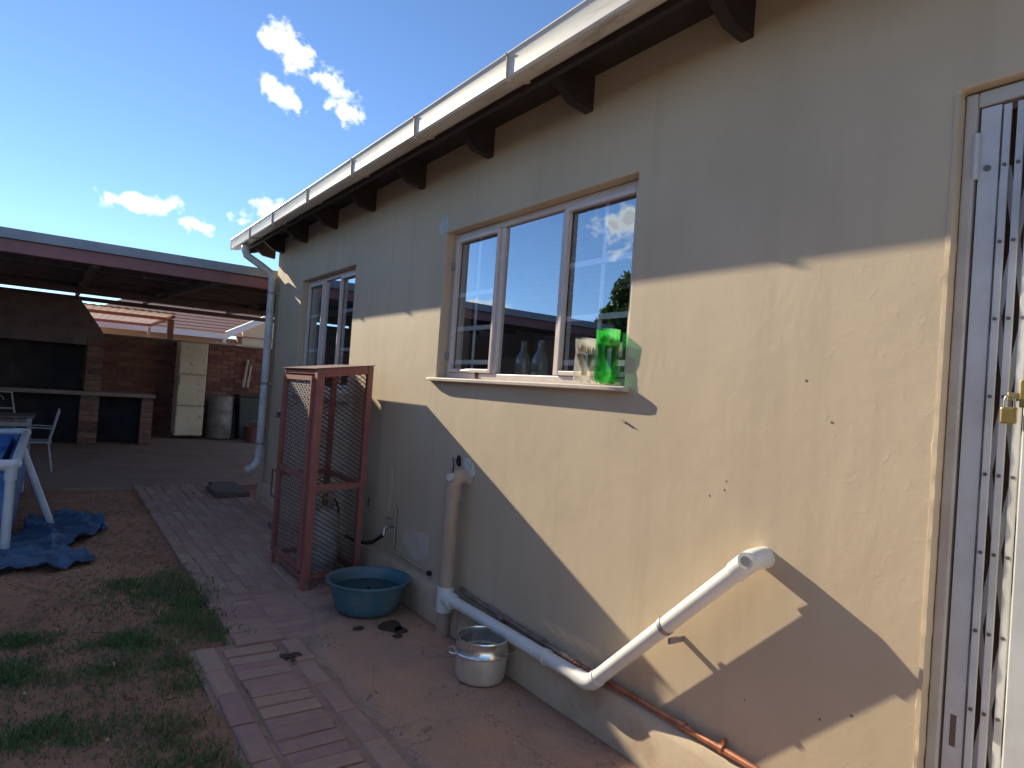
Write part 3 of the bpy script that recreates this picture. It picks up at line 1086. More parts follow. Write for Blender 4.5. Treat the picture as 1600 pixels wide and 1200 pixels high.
# ---- windows
def window(W, xf, splits, casements, bars_v, name_seed, inner_bars=True):
    """Steel window in the opening W; splits: mullion y centres; casements: panes that carry an own sash."""
    y0, y1, z0, z1 = W
    wd = ob('window', MB().box((xf - 0.02, y0 + .001, z0 + .001), (xf + 0.02, y0 + 0.036, z1 - .001))
            .box((xf - 0.02, y1 - 0.036, z0 + .001), (xf + 0.02, y1 - .001, z1 - .001))
            .box((xf - 0.02, y0 + 0.036, z1 - 0.036), (xf + 0.02, y1 - 0.036, z1 - .001))
            .box((xf - 0.02, y0 + 0.036, z0 + .001), (xf + 0.02, y1 - 0.036, z0 + 0.036)), FRAME, house, bevel=0.004)
    for s_ in splits:
        ob('mullion', MB().box((xf - 0.019, s_ - 0.016, z0 + .037), (xf + 0.019, s_ + 0.016, z1 - .037)), FRAME, wd, bevel=0.004)
    edges = [y0 + .036] + [v for s_ in splits for v in (s_ - .016, s_ + .016)] + [y1 - .036]
    for i in range(0, len(edges), 2):
        a, b = edges[i] + .001, edges[i + 1] - .001
        m = 0.0
        if i // 2 in casements:
            m = 0.022
            c, d = z0 + .038, z1 - .038
            sash = MB().box((xf - 0.032, a, c), (xf - .004, a + m, d)).box((xf - 0.032, b - m, c), (xf - .004, b, d))
            sash.box((xf - 0.032, a + m, d - m), (xf - .004, b - m, d)).box((xf - 0.032, a + m, c), (xf - .004, b - m, c + m))
            ob('sash', sash, FRAME, wd, bevel=0.004)
        ob('pane', MB().add([(xf, a + m, z0 + .037 + m), (xf, b - m, z0 + .037 + m), (xf, b - m, z1 - .037 - m), (xf, a + m, z1 - .037 - m)], [(0, 1, 2, 3)]), GLASS, wd)
    xb = xf + 0.016
    if inner_bars:
        for (ya, yb, vs2, hs) in bars_v:
            for yv in vs2:
                ob('burglar_bar', MB().box((xb, yv - 0.011, z0 - .0), (xb + .006, yv + 0.011, z1)), BARM, wd)
            for zz in hs:
                ob('burglar_bar', MB().box((xb - .007, ya, zz - 0.013), (xb - .001, yb, zz + 0.013)), BARM, wd)
    return wd


W1o = window(W1, 0.085, [2.452, 2.985], (0, 2), [
    (1.93, 2.44, [2.20], [1.50, 1.71, 1.965]),
    (2.99, 3.48, [3.27], [1.50, 1.70, 1.905])], 1)
W2o = window(W2, 0.085, [5.44, 5.84], (0, 2), [(4.97, 5.43, [5.2], [1.6, 1.93]), (5.85, 6.29, [6.08], [1.6, 1.93])], 2)
for zz in (1.53, 2.08):
    ob('hinge', MB().box((0.045, 3.474, zz - .02), (0.062, 3.496, zz + .02)), STEEL, W1o, bevel=.003)
ob('window_stay', MB().tube([(0.05, 3.35, 1.445), (0.045, 3.2, 1.448)], 0.004, 6), STEEL, W1o)
# blinds behind the glass
for (Wd, ya, yb) in ((W1, 1.95, 2.42), (W1, 2.48, 2.95), (W2, 5.0, 6.28)):
    mb = MB()
    zz = 2.24
    stop = 1.86 if Wd is W1 else 1.3
    while zz > stop:
        mb.add([(0.195, ya, zz), (0.195, yb, zz), (0.215, yb, zz - .014), (0.215, ya, zz - .014)], [(0, 1, 2, 3)])
        zz -= 0.025
    tag(ob('blind_slats', mb, BLIND, W1o if Wd is W1 else W2o), kind='stuff')
# sills
def sill(y0, y1, z1, th, xo, nm='window_sill'):
    n = 40
    mb = MB()
    vs_ = []
    for i in range(n):
        yv = y0 + (y1 - y0) * i / (n - 1)
        e = min(i, n - 1 - i)
        ins = 0.012 if e == 0 else (0.003 if e == 1 else 0)
        vs_ += [(0.064, yv, z1), (-xo + .006 + ins, yv, z1 - .006), (-xo + ins, yv, z1 - .011), (-xo + .001 + ins, yv, z1 - th + .003), (-xo + .006 + ins, yv, z1 - th), (0.01, yv, z1 - th)]
    fs_ = [(i * 6 + k, i * 6 + k + 1, (i + 1) * 6 + k + 1, (i + 1) * 6 + k) for i in range(n - 1) for k in range(5)]
    fs_ += [tuple(range(6)), tuple((n - 1) * 6 + k for k in range(6))]
    ob(nm, mb.add(vs_, fs_), SILLM, house, smooth=30)


sill(1.885, 3.575, 1.402, 0.026, 0.046)
sill(4.92, 6.35, 1.244, 0.075, 0.052)
ob('inner_sill', MB().box((0.12, 1.9, 1.375), (0.34, 3.52, 1.403)), simple('inner_sill_paint', (0.5, 0.46, 0.42), 0.5), house)


# plaster patches and small marks on the wall
def patch(cy, cz, ry_, rz_, seed, mat=PATCH, name='plaster_patch', t=0.0022, amp=0.3, x=0.0):
    p = blob_poly(cy, cz, ry_, rz_, 26, seed, amp)
    ob(name, MB().prism(p, 'x', x - t, x + 0.004), mat, house)


patch(3.545, 2.335, 0.05, 0.075, 3)
patch(3.60, 0.37, 0.15, 0.10, 4, simple('thin_filler', (0.60, 0.52, 0.43), 0.8, c2=(0.55, 0.45, 0.35), nscale=6))
patch(4.03, 0.63, 0.03, 0.13, 5, simple('thin_filler', None))
patch(3.045, 0.895, 0.055, 0.055, 6, t=0.012, amp=0.4)
patch(4.37, 0.49, 0.012, 0.04, 9, SPOT, 'wall_hole')
for k, (yv, zv, r) in enumerate([(1.13, 1.441, .006), (1.041, 1.319, .006), (1.46, 1.03, .005), (1.40, 1.06, .005), (1.395, 1.09, .004), (0.93, 0.50, .006), (1.02, .45, .005), (1.27, .40, .004)]):
    patch(yv, zv, r * .7, r * .65, 20 + k, SPOT, 'wall_mark', 0.0006)
mb = MB().tube([(-0.003, 1.915, 1.262), (-0.006, 1.885, 1.252), (-0.004, 1.84, 1.236)], [0.001, 0.005, 0.001], 6)
ob('plaster_flake', mb, SPOT, house)
for k in range(0):
    yv, zv = 1.20 + random.uniform(-.05, .05), 1.31 + random.uniform(-.012, .014)
    mb = MB().tube([(-0.001, yv, zv), (-0.002, yv + random.uniform(-.012, .012), zv - random.uniform(.008, .03))], 0.0008, 5)
    ob('wall_scratch', mb, WALL, house)

# ---- waste pipes
vp = ob('waste_pipe', MB().tube([(-0.075, 3.085, 0.22), (-0.075, 3.085, 0.80), (-0.070, 3.08, 0.835), (-0.05, 3.075, 0.858), (-0.01, 3.068, 0.862), (0.02, 3.065, 0.862)], 0.042, 16),
        PIPEB, house, smooth=45)
tag(vp, 'beige painted upright waste pipe with an elbow into the wall')
ob('collar', MB().tube([(-0.075, 3.085, 0.73), (-0.075, 3.085, 0.80)], 0.047, 16), PIPEB, vp, smooth=40)
ob('access_cap', MB().tube([(-0.10, 3.065, 0.862), (-0.122, 3.05, 0.862)], 0.020, 12), PATCH, vp, smooth=40)
ob('lower_pipe', MB().tube([(-0.075, 3.085, 0.0), (-0.075, 3.085, 0.16)], 0.038, 14), PIPEB, vp, smooth=40)
ob('stub_pipe', MB().tube([(-0.035, 3.00, 0.01), (-0.035, 3.00, 0.17)], 0.024, 10), PIPEB, vp, smooth=40)
ob('tee', MB().tube([(-0.075, 3.085, 0.13), (-0.075, 3.085, 0.265)], 0.048, 16).tube([(-0.075, 3.085, 0.205), (-0.078, 3.0, 0.205)], 0.043, 16), PIPEW, vp, smooth=40)
dr = ob('drain_pipe', MB().tube([(-0.072, 3.02, 0.207), (-0.072, 1.955, 0.207)], 0.030, 16), PIPEW, house, smooth=45)
tag(dr, 'white plastic drain pipe running low along the wall')
cp = ob('coupling', MB().tube([(-0.072, 2.215, 0.207), (-0.072, 2.19, 0.207)], 0.0345, 16), PIPEW, dr, smooth=40)
A_ = Vector((-0.072, 1.915, 0.207))
B_ = Vector((-0.072, 1.235, 0.866))
dv = (B_ - A_).normalized()
ob('lower_elbow', MB().tube([(-0.072, 1.99, 0.207), (-0.072, 1.955, 0.207), A_ + Vector((0, .012, .003)), A_ + dv * 0.02, A_ + dv * 0.06], 0.0335, 16), PIPEW, dr, smooth=60)
ar = ob('sloping_pipe', MB().tube([A_ + dv * 0.05, B_ - dv * 0.04], 0.030, 18), PIPEW, house, smooth=45)
tag(ar, 'white plastic pipe sloping up the wall to an elbow')
ob('upper_elbow', MB().tube([B_ - dv * 0.07, B_ - dv * 0.012, B_ + dv * .004 + Vector((.012, 0, 0)), B_ + dv * .008 + Vector((.04, 0, 0)), B_ + dv * .008 + Vector((.10, 0, 0))], 0.0345, 18), PIPEW, ar, smooth=60)
bx = B_ + dv * 0.010
ob('access_cap', MB().tube([bx + Vector((-0.029, -.004, 0)), bx + Vector((-0.045, -.006, 0))], 0.026, 16), PIPEW, ar, smooth=40)
ob('cap_plug', MB().tube([bx + Vector((-0.0455, -.006, 0)), bx + Vector((-0.048, -.0062, 0))], 0.015, 14), GREYIN, ar, smooth=40)
C_ = A_ + dv * 0.50
ob('pipe_clip', MB().tube([C_ - dv * .008, C_ + dv * .008], 0.0335, 16).box((-0.075, C_.y - .03, C_.z - .055), (0.0, C_.y - .02, C_.z - .035)), STEEL, ar, smooth=40)

# copper pipes on the plinth, supply line beyond them, tap and hose
cu = ob('copper_pipe', MB().tube([(-0.022, 2.06, 0.224), (-0.024, 1.6, 0.222), (-0.022, 1.0, 0.218), (-0.022, -0.5, 0.21)], 0.0115, 10), COPPER, house, smooth=60)
tag(cu, 'bright copper pipe running along the foot of the wall')
for yv in (1.50, 2.04):
    ob('copper_coupling', MB().tube([(-0.023, yv - .022, 0.2225), (-0.023, yv + .022, 0.2225)], 0.0145, 10), COPPER, cu, smooth=40)
ob('pipe_saddle', MB().tube([(-0.0225, 1.32, 0.2212), (-0.0225, 1.335, 0.2212)], 0.0155, 10).box((-0.02, 1.322, .236), (0.0, 1.333, .25)), COPPER, cu, smooth=40)
du = ob('water_pipe', MB().tube([(-0.022, 2.07, 0.224), (-0.020, 2.6, 0.240), (-0.020, 2.96, 0.250), (-0.018, 3.02, 0.262)], 0.0125, 10)
        .tube([(-0.034, 2.06, 0.196), (-0.036, 2.5, 0.206), (-0.034, 3.0, 0.214)], 0.0085, 8), COPDULL, house, smooth=60)
tag(du, 'dull brown water pipes along the wall behind the white drain pipe')
for yv in (2.30, 2.62):
    ob('pipe_joint', MB().tube([(-0.021, yv - .02, 0.2305), (-0.021, yv + .03, 0.232)], 0.0165, 10), COPDULL, du, smooth=40)
cb = ob('wall_cable', MB().tube([(-0.02, 3.20, 0.95), (-0.006, 3.215, 0.90), (-0.006, 3.235, 0.6), (-0.006, 3.24, 0.3), (-0.012, 3.25, 0.24)], 0.0045, 6), COPDULL, house, smooth=60)
ob('cable_hole', MB().prism(blob_poly(3.165, 0.935, .028, .028, 16, 77), 'x', -0.006, 0.003), BLACK, cb)
ob('cable_joint', MB().tube([(-0.006, 3.222, .76), (-0.006, 3.224, .72)], 0.009, 8), COPDULL, cb)
tp = ob('garden_tap', MB().tube([(0.0, 3.90, 0.42), (-0.06, 3.90, 0.42), (-0.085, 3.90, 0.40), (-0.085, 3.90, 0.36)], 0.012, 10)
        .tube([(-0.05, 3.90, 0.42), (-0.05, 3.90, 0.465)], 0.007, 8).obox((-0.05, 3.865, 0.468), (-0.05, 3.935, 0.468), 0.012, 0.008), CHROME, house, smooth=50)
tag(tp, 'metal garden tap on the wall with black hose')
ob('tap_pipe', MB().tube([(-0.012, 3.895, 0.55), (-0.012, 3.895, 0.27), (-0.014, 3.86, 0.255), (-0.014, 3.40, 0.245)], 0.008, 8), simple('painted_pipe', (0.44, 0.36, 0.27), 0.6, c2=(0.34, 0.27, 0.2), nscale=20), tp, smooth=60)
ob('pipe_end', MB().tube([(-0.014, 3.40, 0.245), (-0.014, 3.385, 0.245)], 0.016, 8), BLACK, tp)
ob('hose', MB().tube([(-0.085, 3.90, 0.365), (-0.092, 3.95, 0.335), (-0.09, 4.05, 0.285), (-0.09, 4.15, 0.255), (-0.11, 4.28, 0.235), (-0.14, 4.40, 0.25)], 0.013, 8), BLACK, tp, smooth=60)

# ---- security gate in the door opening
ob('door', MB().box((0.165, -0.15, 0.16), (0.205, 0.755, 2.215)), DOORM, house)
ob('door_frame', MB().box((0.03, 0.722, 0.17), (0.10, 0.751, 2.21)).box((0.03, -0.14, 2.17), (0.10, 0.722, 2.21)), JAMB, house, bevel=0.005)
ob('threshold', MB().box((-0.06, -0.16, 0.0), (0.22, 0.757, 0.158)), SLAB, house, bevel=0.01)
gt = ob('security_gate', MB().box((0.035, 0.670, 0.18), (0.042, 0.714, 2.165)).box((0.042, 0.708, 0.18), (0.075, 0.714, 2.165)).box((0.042, 0.670, 0.18), (0.075, 0.676, 2.165)), GATEM, house)
tag(gt, 'white folding trellis gate pushed open beside the wall')
ob('gate_hinge', MB().tube([(0.03, 0.719, 1.98), (0.03, 0.719, 2.10)], 0.008, 8), GATEM, gt, smooth=40)
ob('gate_bolt', MB().tube([(0.030, 0.694, 2.005), (0.0355, 0.694, 2.005)], 0.008, 10), RIVET, gt)
ob('gate_slot', MB().box((0.0345, 0.686, 0.52), (0.036, 0.700, 0.60)), RIVET, gt)
ups = [0.655, 0.626, 0.597]
for yv in ups:
    ob('upright_bar', MB().box((0.030, yv - 0.0085, 0.185), (0.036, yv + 0.0085, 2.16)), GATEM, gt, bevel=0.0015)
zs = [0.24 + 0.196 * k for k in range(10)]
gaps = [0.684] + ups + [0.568]
for i in range(len(gaps) - 1):
    ya, yb = gaps[i], gaps[i + 1]
    for k in range(len(zs) - 1):
        s_ = 1 if (k + i) % 2 == 0 else -1
        a, b = (ya, yb) if s_ > 0 else (yb, ya)
        ob('lattice_bar', MB().obox((0.044 if s_ > 0 else 0.050, a, zs[k]), (0.044 if s_ > 0 else 0.050, b, zs[k + 1]), 0.0165, 0.003, up=(1, 0, 0)), GATEM, gt)
rv = MB().tube([(-.003, 0, 0), (0.001, 0, 0)], 0.0045, 8).mesh('rivet')
rv.materials.append(RIVET)
for i, yv in enumerate(ups):
    for k, z in enumerate(zs):
        inst('rivet', rv, gt, (0.029, yv, z))
st = ob('closing_stile', MB().box((-0.022, 0.520, 0.185), (0.072, 0.570, 2.16)), GATEM, gt, bevel=0.004)
ob('lock_plate', MB().box((-0.030, 0.536, 1.39), (-0.0225, 0.576, 1.455)).box((-0.03, 0.576, 1.405), (-0.026, 0.600, 1.425)), BRASS, gt, bevel=0.002)
ob('lock_body', MB().box((-0.034, 0.525, 1.33), (-0.0225, 0.552, 1.47)), simple('cream_lock_case', (0.62, 0.55, 0.36), 0.5), gt, bevel=0.003)
pk = thing('padlock', 'small worn brass padlock hanging from the latch of the white gate', 'padlock', (-0.036, 0.592, 1.395))
ob('lock_case', MB().box((-.010, -.016, -.045), (.008, .016, -.005)), BRASS, pk, bevel=0.004)
ob('shackle', MB().tube([(0, -.010, -.008), (0, -.010, .012)] + arc((0, 0, .012), (0, -1, 0), (0, 0, 1), .010, 0, pi, 8)[1:] + [(0, .010, -.008)], 0.0028, 8), CHROME, pk, smooth=60)

# ------------------------------------------------------------------ things on the sill
def bottle_planter(name, label, loc, h, r, mat, leafm, seed, n_leaf, soil_h):
    t = thing(name, label, 'planter', loc)
    rr = random.Random(seed)

    def foot(a, r_, z):
        if z < 0.03:
            return (r_ * (1 + 0.03 * cos(5 * a)), z + (0.012 * (1 - cos(5 * a)) / 2 if z < 0.012 else 0))
        return (r_, z)
    prof = [(0.002, 0.020), (r * 0.45, 0.012), (r * 0.72, 0.001), (r * 0.92, 0.014), (r, 0.035), (r * 1.0, 0.07), (r * 0.97, 0.085), (r * 0.985, 0.10), (r * 0.93, 0.13), (r * 0.99, 0.16), (r * 1.02, h - .01), (r * 1.03, h)]
    ob('bottle', MB().lathe(prof, n=40, fn=foot), mat, t, smooth=60)
    # the neck end turned over as an insert holding the soil
    ins = [(0.012, 0.03), (0.014, 0.055), (r * 0.55, 0.085), (r * 0.88, 0.12), (r * 0.90, soil_h + .01)]
    ob('inner_funnel', MB().lathe(ins, n=28), mat, t, smooth=60)
    ob('soil', MB().lathe([(0.011, 0.035), (0.013, 0.058), (r * 0.53, 0.082), (r * 0.84, 0.123), (r * .87, soil_h), (r * .5, soil_h + .008), (0.001, soil_h + .011)], n=24), SOIL, t, smooth=60)
    mb = MB()
    for k in range(n_leaf):
        a = rr.uniform(0, 6.28)
        q = rr.uniform(0, r * 0.7)
        b = Vector((q * cos(a), q * sin(a), soil_h + .006))
        d = Vector((cos(a) * rr.uniform(.1, .6), sin(a) * rr.uniform(.1, .6), rr.uniform(.5, 1))).normalized()
        L = rr.uniform(.018, .042)
        tip = b + d * L
        if sqrt(tip.x ** 2 + tip.y ** 2) > r * .9:
            continue
        s_ = d.cross(Vector((0, 0, 1))).normalized() * rr.uniform(.004, .008)
        m = b + d * L * .55
        mb.add([b, m + s_, tip, m - s_], [(0, 1, 2), (0, 2, 3)])
    ob('plant', mb, leafm, t)
    return t


bottle_planter('bottle_planter', 'green cut-off plastic bottle planter at the right end of the window sill', (0.008, 2.035, 1.402), 0.232, 0.050, GREENP, LEAFG, 3, 70, 0.165)
bottle_planter('bottle_planter', 'clear cut-off plastic bottle planter with reddish plant on the window sill', (0.002, 2.165, 1.402), 0.196, 0.047, CLEARP, LEAFR, 5, 70, 0.125)
ck = thing('bottle_stopper', 'little brown stopper standing alone on the window sill', 'stopper', (-0.018, 3.02, 1.4005))
ob('stem', MB().lathe([(0.001, 0), (0.010, 0), (0.0095, 0.018), (0.001, 0.018)], n=14), CORK, ck, smooth=40)
ob('cap', MB().lathe([(0.001, 0.018), (0.013, 0.018), (0.013, 0.034), (0.001, 0.035)], n=14), simple('cork_dark', (0.10, 0.05, 0.03), 0.7), ck, smooth=40)
gb = MB().lathe([(0.001, 0.004), (0.038, 0.0), (0.044, 0.006), (0.044, 0.105), (0.036, 0.135), (0.018, 0.165), (0.016, 0.205), (0.019, 0.207), (0.019, 0.216), (0.016, 0.218)], n=24)
gme = gb.mesh('glass_bottle')
gme.materials.append(CLEARG)
for (yv, lab) in ((2.85, 'clear glass bottle behind the middle pane, the one nearer the stopper'), (2.70, 'clear glass bottle behind the middle pane, the one nearer the planters')):
    b = inst('glass_bottle', gme, None, (0.165, yv, 1.403))
    finish(b, smooth=50)
    tag(b, lab, 'bottle', 'glass bottles inside the kitchen window')

# ------------------------------------------------------------------ gas cage with cylinder
CX0, CX1, CY0, CY1 = -0.53, -0.125, 4.09, 4.80
ZF, ZB = 1.40, 1.45
cage = thing('gas_cage', 'red-brown steel mesh cage for a gas bottle against the wall', 'cage')
def post(x, y, zt, s=0.04, z0=0.0):
    ob('corner_post', MB().box((x - s / 2, y - s / 2, z0), (x + s / 2, y + s / 2, zt)), REDOX, cage, bevel=0.002)
post(CX0 + .025, CY0 + .02, ZF, 0.052)
post(CX1 - .02, CY0 + .02, ZB, 0.04)
post(CX0 + .012, CY1 - .02, ZF, 0.03, 0.0)
post(CX1 - .02, CY1 - .02, ZB, 0.04)
def rail(p, q, w=0.03, h=0.035, nm='rail'):
    ob(nm, MB().obox(p, q, w, h), REDOX, cage, bevel=0.002)
rail((CX0 + .052, CY0 + .02, ZF - .020), (CX1 - .041, CY0 + .02, ZB - .030), .03, .056)
rail((CX0 + .052, CY0 + .02, 0.645), (CX1 - .041, CY0 + .02, 0.645), .03, .04)
rail((CX0 + .052, CY0 + .02, 0.075), (CX1 - .041, CY0 + .02, 0.075), .03, .03)
for z in (0.075, 0.645):
    rail((CX1 - .02, CY0 + .041, z), (CX1 - .02, CY1 - .041, z))
    rail((CX0 + .03, CY1 - .02, z), (CX1 - .041, CY1 - .02, z))
rail((CX1 - .02, CY0 + .041, ZB - .03), (CX1 - .02, CY1 - .041, ZB - .03), .03, .06)
rail((CX0 + .028, CY1 - .02, ZF - .040), (CX1 - .041, CY1 - .02, ZB - .046), .03, .095)
rail((CX0 + .012, CY0 + .048, 0.072), (CX0 + .012, CY1 - .036, 0.085), .024, .03)
rail((CX0 + .012, CY0 + .048, ZF - .022), (CX0 + .012, CY1 - .036, ZF - .022), .02, .02)
# door leaf on the long front side
door = ob('cage_door', MB().obox((CX0 - .004, CY0 + .062, .11), (CX0 - .004, CY0 + .062, ZF - .045), .03, .02, up=(0, 1, 0))
          .obox((CX0 - .004, CY1 - .05, .11), (CX0 - .004, CY1 - .05, ZF - .045), .035, .022, up=(0, 1, 0))
          .obox((CX0 - .004, CY0 + .075, ZF - .06), (CX0 - .004, CY1 - .066, ZF - .06), .02, .03)
          .obox((CX0 - .004, CY0 + .075, .125), (CX0 - .004, CY1 - .066, .125), .02, .03)
          .obox((CX0 - .004, CY0 + .075, .70), (CX0 - .004, CY1 - .066, .70), .02, .035), REDOX, cage)


def diamond_mesh(p0, u, v, nu, nv, width, nrm, tilt):
    """Expanded metal: rows of zig-zag strands, each a tilted ribbon."""
    p0, u, v, nrm = Vector(p0), Vector(u), Vector(v), Vector(nrm)
    mb = MB()
    du, dv_ = u / nu, v / nv
    vh = v.normalized()
    w_ = (vh * cos(tilt) + nrm * sin(tilt)) * width
    for j in range(nv):
        for i in range(nu):
            for s_ in (0, 1):
                a = p0 + du * i + dv_ * (j + (0.5 if s_ else 0.5))
                b = p0 + du * (i + 0.5) + dv_ * (j + (1.0 if s_ else 0.0))
                c = p0 + du * (i + 1) + dv_ * (j + 0.5)
                for (q0, q1) in ((a, b), (b, c)):
                    mb.add([q0 - w_ / 2, q1 - w_ / 2, q1 + w_ / 2, q0 + w_ / 2], [(0, 1, 2, 3)])
    return mb


def cage_panel(p0, u, v, nrm, nm='mesh_panel', width=0.0105, tilt=-0.95, par=None):
    nu = max(2, int(Vector(u).length / 0.052))
    nv = max(2, int(Vector(v).length / 0.030))
    ob(nm, diamond_mesh(p0, u, v, nu, nv, width, nrm, tilt), MESHM, par or cage)


wx = (CX1 - .041) - (CX0 + .052)
cage_panel((CX0 + .052, CY0 + .03, .09), (wx, 0, 0), (0, 0, .535), (0, 1, 0))
cage_panel((CX0 + .052, CY0 + .03, .665), (wx, 0, 0), (0, 0, .735), (0, 1, 0))
cage_panel((CX0 + .03, CY1 - .03, .09), (CX1 - CX0 - .07, 0, 0), (0, 0, .54), (0, 1, 0))
cage_panel((CX0 + .03, CY1 - .03, .665), (CX1 - CX0 - .07, 0, 0), (0, 0, .745), (0, 1, 0))
cage_panel((CX0 - .002, CY0 + .075, .14), (0, CY1 - CY0 - .14, 0), (0, 0, .54), (-1, 0, 0), par=door, nm='door_mesh', width=.006, tilt=-.4)
cage_panel((CX0 - .002, CY0 + .075, .72), (0, CY1 - CY0 - .14, 0), (0, 0, .60), (-1, 0, 0), par=door, nm='door_mesh', width=.006, tilt=-.4)
# lid, handle, hasp
lid_ = MB().add([(CX0 - .012, CY0 - .012, ZF + .002), (CX1 + .008, CY0 - .012, ZB + .006), (CX1 + .008, CY1 + .03, ZB + .006), (CX0 - .012, CY1 + .03, ZF + .002)], [(0, 1, 2, 3)])
ob('lid', lid_, LID, cage, solid=0.004)
ob('handle', MB().tube([(CX0 - .012, CY1 - .01, .66), (CX0 - .012, CY1 + .075, .66), (CX0 - .012, CY1 + .082, .652), (CX0 - .012, CY1 + .082, .478), (CX0 - .012, CY1 + .075, .47), (CX0 - .012, CY1 - .01, .47)], .007, 8), LID, cage, smooth=60)
ob('hasp', MB().obox((CX0 - .012, CY1 - .02, 1.105), (CX0 - .012, CY1 + .04, 1.11), .012, .004).tube(arc((CX0 - .012, CY1 + .045, 1.085), (0, 1, 0), (0, 0, 1), .016, 0, 2 * pi, 12), .006, 6, cap=False)
   .box((CX0 - .025, CY1 + .02, 1.04), (CX0 - .003, CY1 + .062, 1.082)), CHROME, cage, smooth=40)
ob('door_bolt', MB().box((CX0 - .03, CY1 - .06, .25), (CX0 - .016, CY1 + .045, .29)), LID, cage, bevel=.003)

for o in cage.children_recursive:          # the welded cage stands slightly out of square
    for v in o.data.vertices:
        v.co.y += (v.co.x - CX0) * 0.17
gc = thing('gas_cylinder', 'dull grey gas cylinder standing inside the red-brown cage', 'gas cylinder', (-0.335, 4.40, 0.03))
ob('body', MB().lathe([(0.001, .035), (.10, .035), (.128, .06), (.134, .10), (.134, .33), (.128, .375), (.105, .415), (.07, .438), (.03, .447), (.001, .448)], n=36), CYL, gc, smooth=60)
ob('foot_ring', MB().lathe([(.112, 0), (.118, .0), (.118, .06), (.112, .06)], n=32), CYL, gc, smooth=40)
ob('weld_band', MB().lathe([(.1335, .205), (.1365, .210), (.1365, .225), (.1335, .230)], n=36), CYL, gc, smooth=60)
mb = MB()
for (a0, a1) in ((-2.6, -1.9), (-1.35, 0.35), (0.9, 2.5)):
    a = arc((0, 0, 0), (1, 0, 0), (0, 1, 0), .085, a0, a1, 14)
    for p, q in zip(a[:-1], a[1:]):
        mb.add([p + Vector((0, 0, .425)), q + Vector((0, 0, .425)), q + Vector((0, 0, .55)), p + Vector((0, 0, .55))], [(0, 1, 2, 3)])
ob('collar', mb, CYL, gc, smooth=60, solid=.004)
ob('collar_rim', MB().tube(arc((0, 0, .552), (1, 0, 0), (0, 1, 0), .085, 0, 2 * pi, 32), .006, 8, cap=False), CYL, gc, smooth=60)
ob('valve', MB().tube([(0, 0, .44), (0, 0, .52)], .016, 10).tube([(0, 0, .495), (.045, -.02, .495)], .011, 8).tube([(0, 0, .52), (0, 0, .535)], .026, 12), BRASS, gc, smooth=40)
ob('gas_hose', MB().tube([(.045, -.02, .495), (.085, -.03, .49), (.12, -.02, .42), (.14, .02, .25), (.14, .05, .1)], .008, 8), BLACK, gc, smooth=60)

# ------------------------------------------------------------------ basin and pot
bs = thing('wash_basin', 'round blue plastic basin of dark water on the ground before the cage', 'basin', (-0.300, 3.60, 0.012))
BR = 0.262
ob('bowl', MB().lathe([(0.001, .004), (.168, .004), (.178, .010), (.192, .05), (.214, .135), (.224, .165), (.239, .170), (.246, .176), (.244, .183), (.233, .184), (.222, .176), (.208, .135), (.185, .05), (.170, .014), (.001, .012)], n=56), BASIN, bs, smooth=50)
ob('water', MB().lathe([(.001, .120), (.2030, .120)], n=48), BASINW, bs, smooth=60)
pt = thing('cooking_pot', 'dented aluminium cooking pot with a rim band standing below the white pipe', 'pot', (-0.185, 2.53, 0.008))
ob('pot_body', MB().lathe([(0.001, 0.0), (.095, 0.0), (.108, .006), (.114, .02), (.119, .10), (.122, .125), (.1165, .1255), (.113, .10), (.108, .02), (.098, .008), (.001, .007)], n=48,
                          fn=lambda a, r, z: (r * (1 + .008 * sin(3 * a + 20 * z)), z)), ALU2, pt, smooth=50)
ob('rim_band', MB().lathe([(.1225, .124), (.130, .127), (.131, .132), (.126, .138), (.122, .160), (.1195, .188), (.123, .193), (.1215, .198), (.117, .197), (.1145, .186), (.117, .158), (.119, .135), (.1195, .126)], n=56), ALU, pt, smooth=50)
ob('scum', MB().lathe([(.001, .118), (.1185, .118)], n=40), simple('pot_water', (0.10, 0.095, 0.085), 0.2), pt)
for a in (2.75, 2.75 + pi):
    c, s_ = cos(a), sin(a)
    u, v = Vector((c, s_, 0)), Vector((-s_, c, 0))
    o_ = Vector((0, 0, .130))
    ob('pot_handle', MB().tube([o_ + u * .128 + v * .042, o_ + u * .148 + v * .036, o_ + u * .154 + v * .02, o_ + u * .154 - v * .02, o_ + u * .148 - v * .036, o_ + u * .128 - v * .042], .0055, 8), ALU, pt, smooth=60)

# ------------------------------------------------------------------ stepping slab by the corner
stn = thing('paving_slab', 'pair of loose concrete slabs lying at the far corner of the house', 'slab')
for (x0, x1, y0, y1, z0, z1) in ((-0.40, -0.06, 7.42, 7.95, .006, .062), (-0.33, -0.05, 7.96, 8.22, .006, .055)):
    ob('slab', MB().cbox((x0, y0, z0), (x1, y1, z1), .008), SLAB, stn)

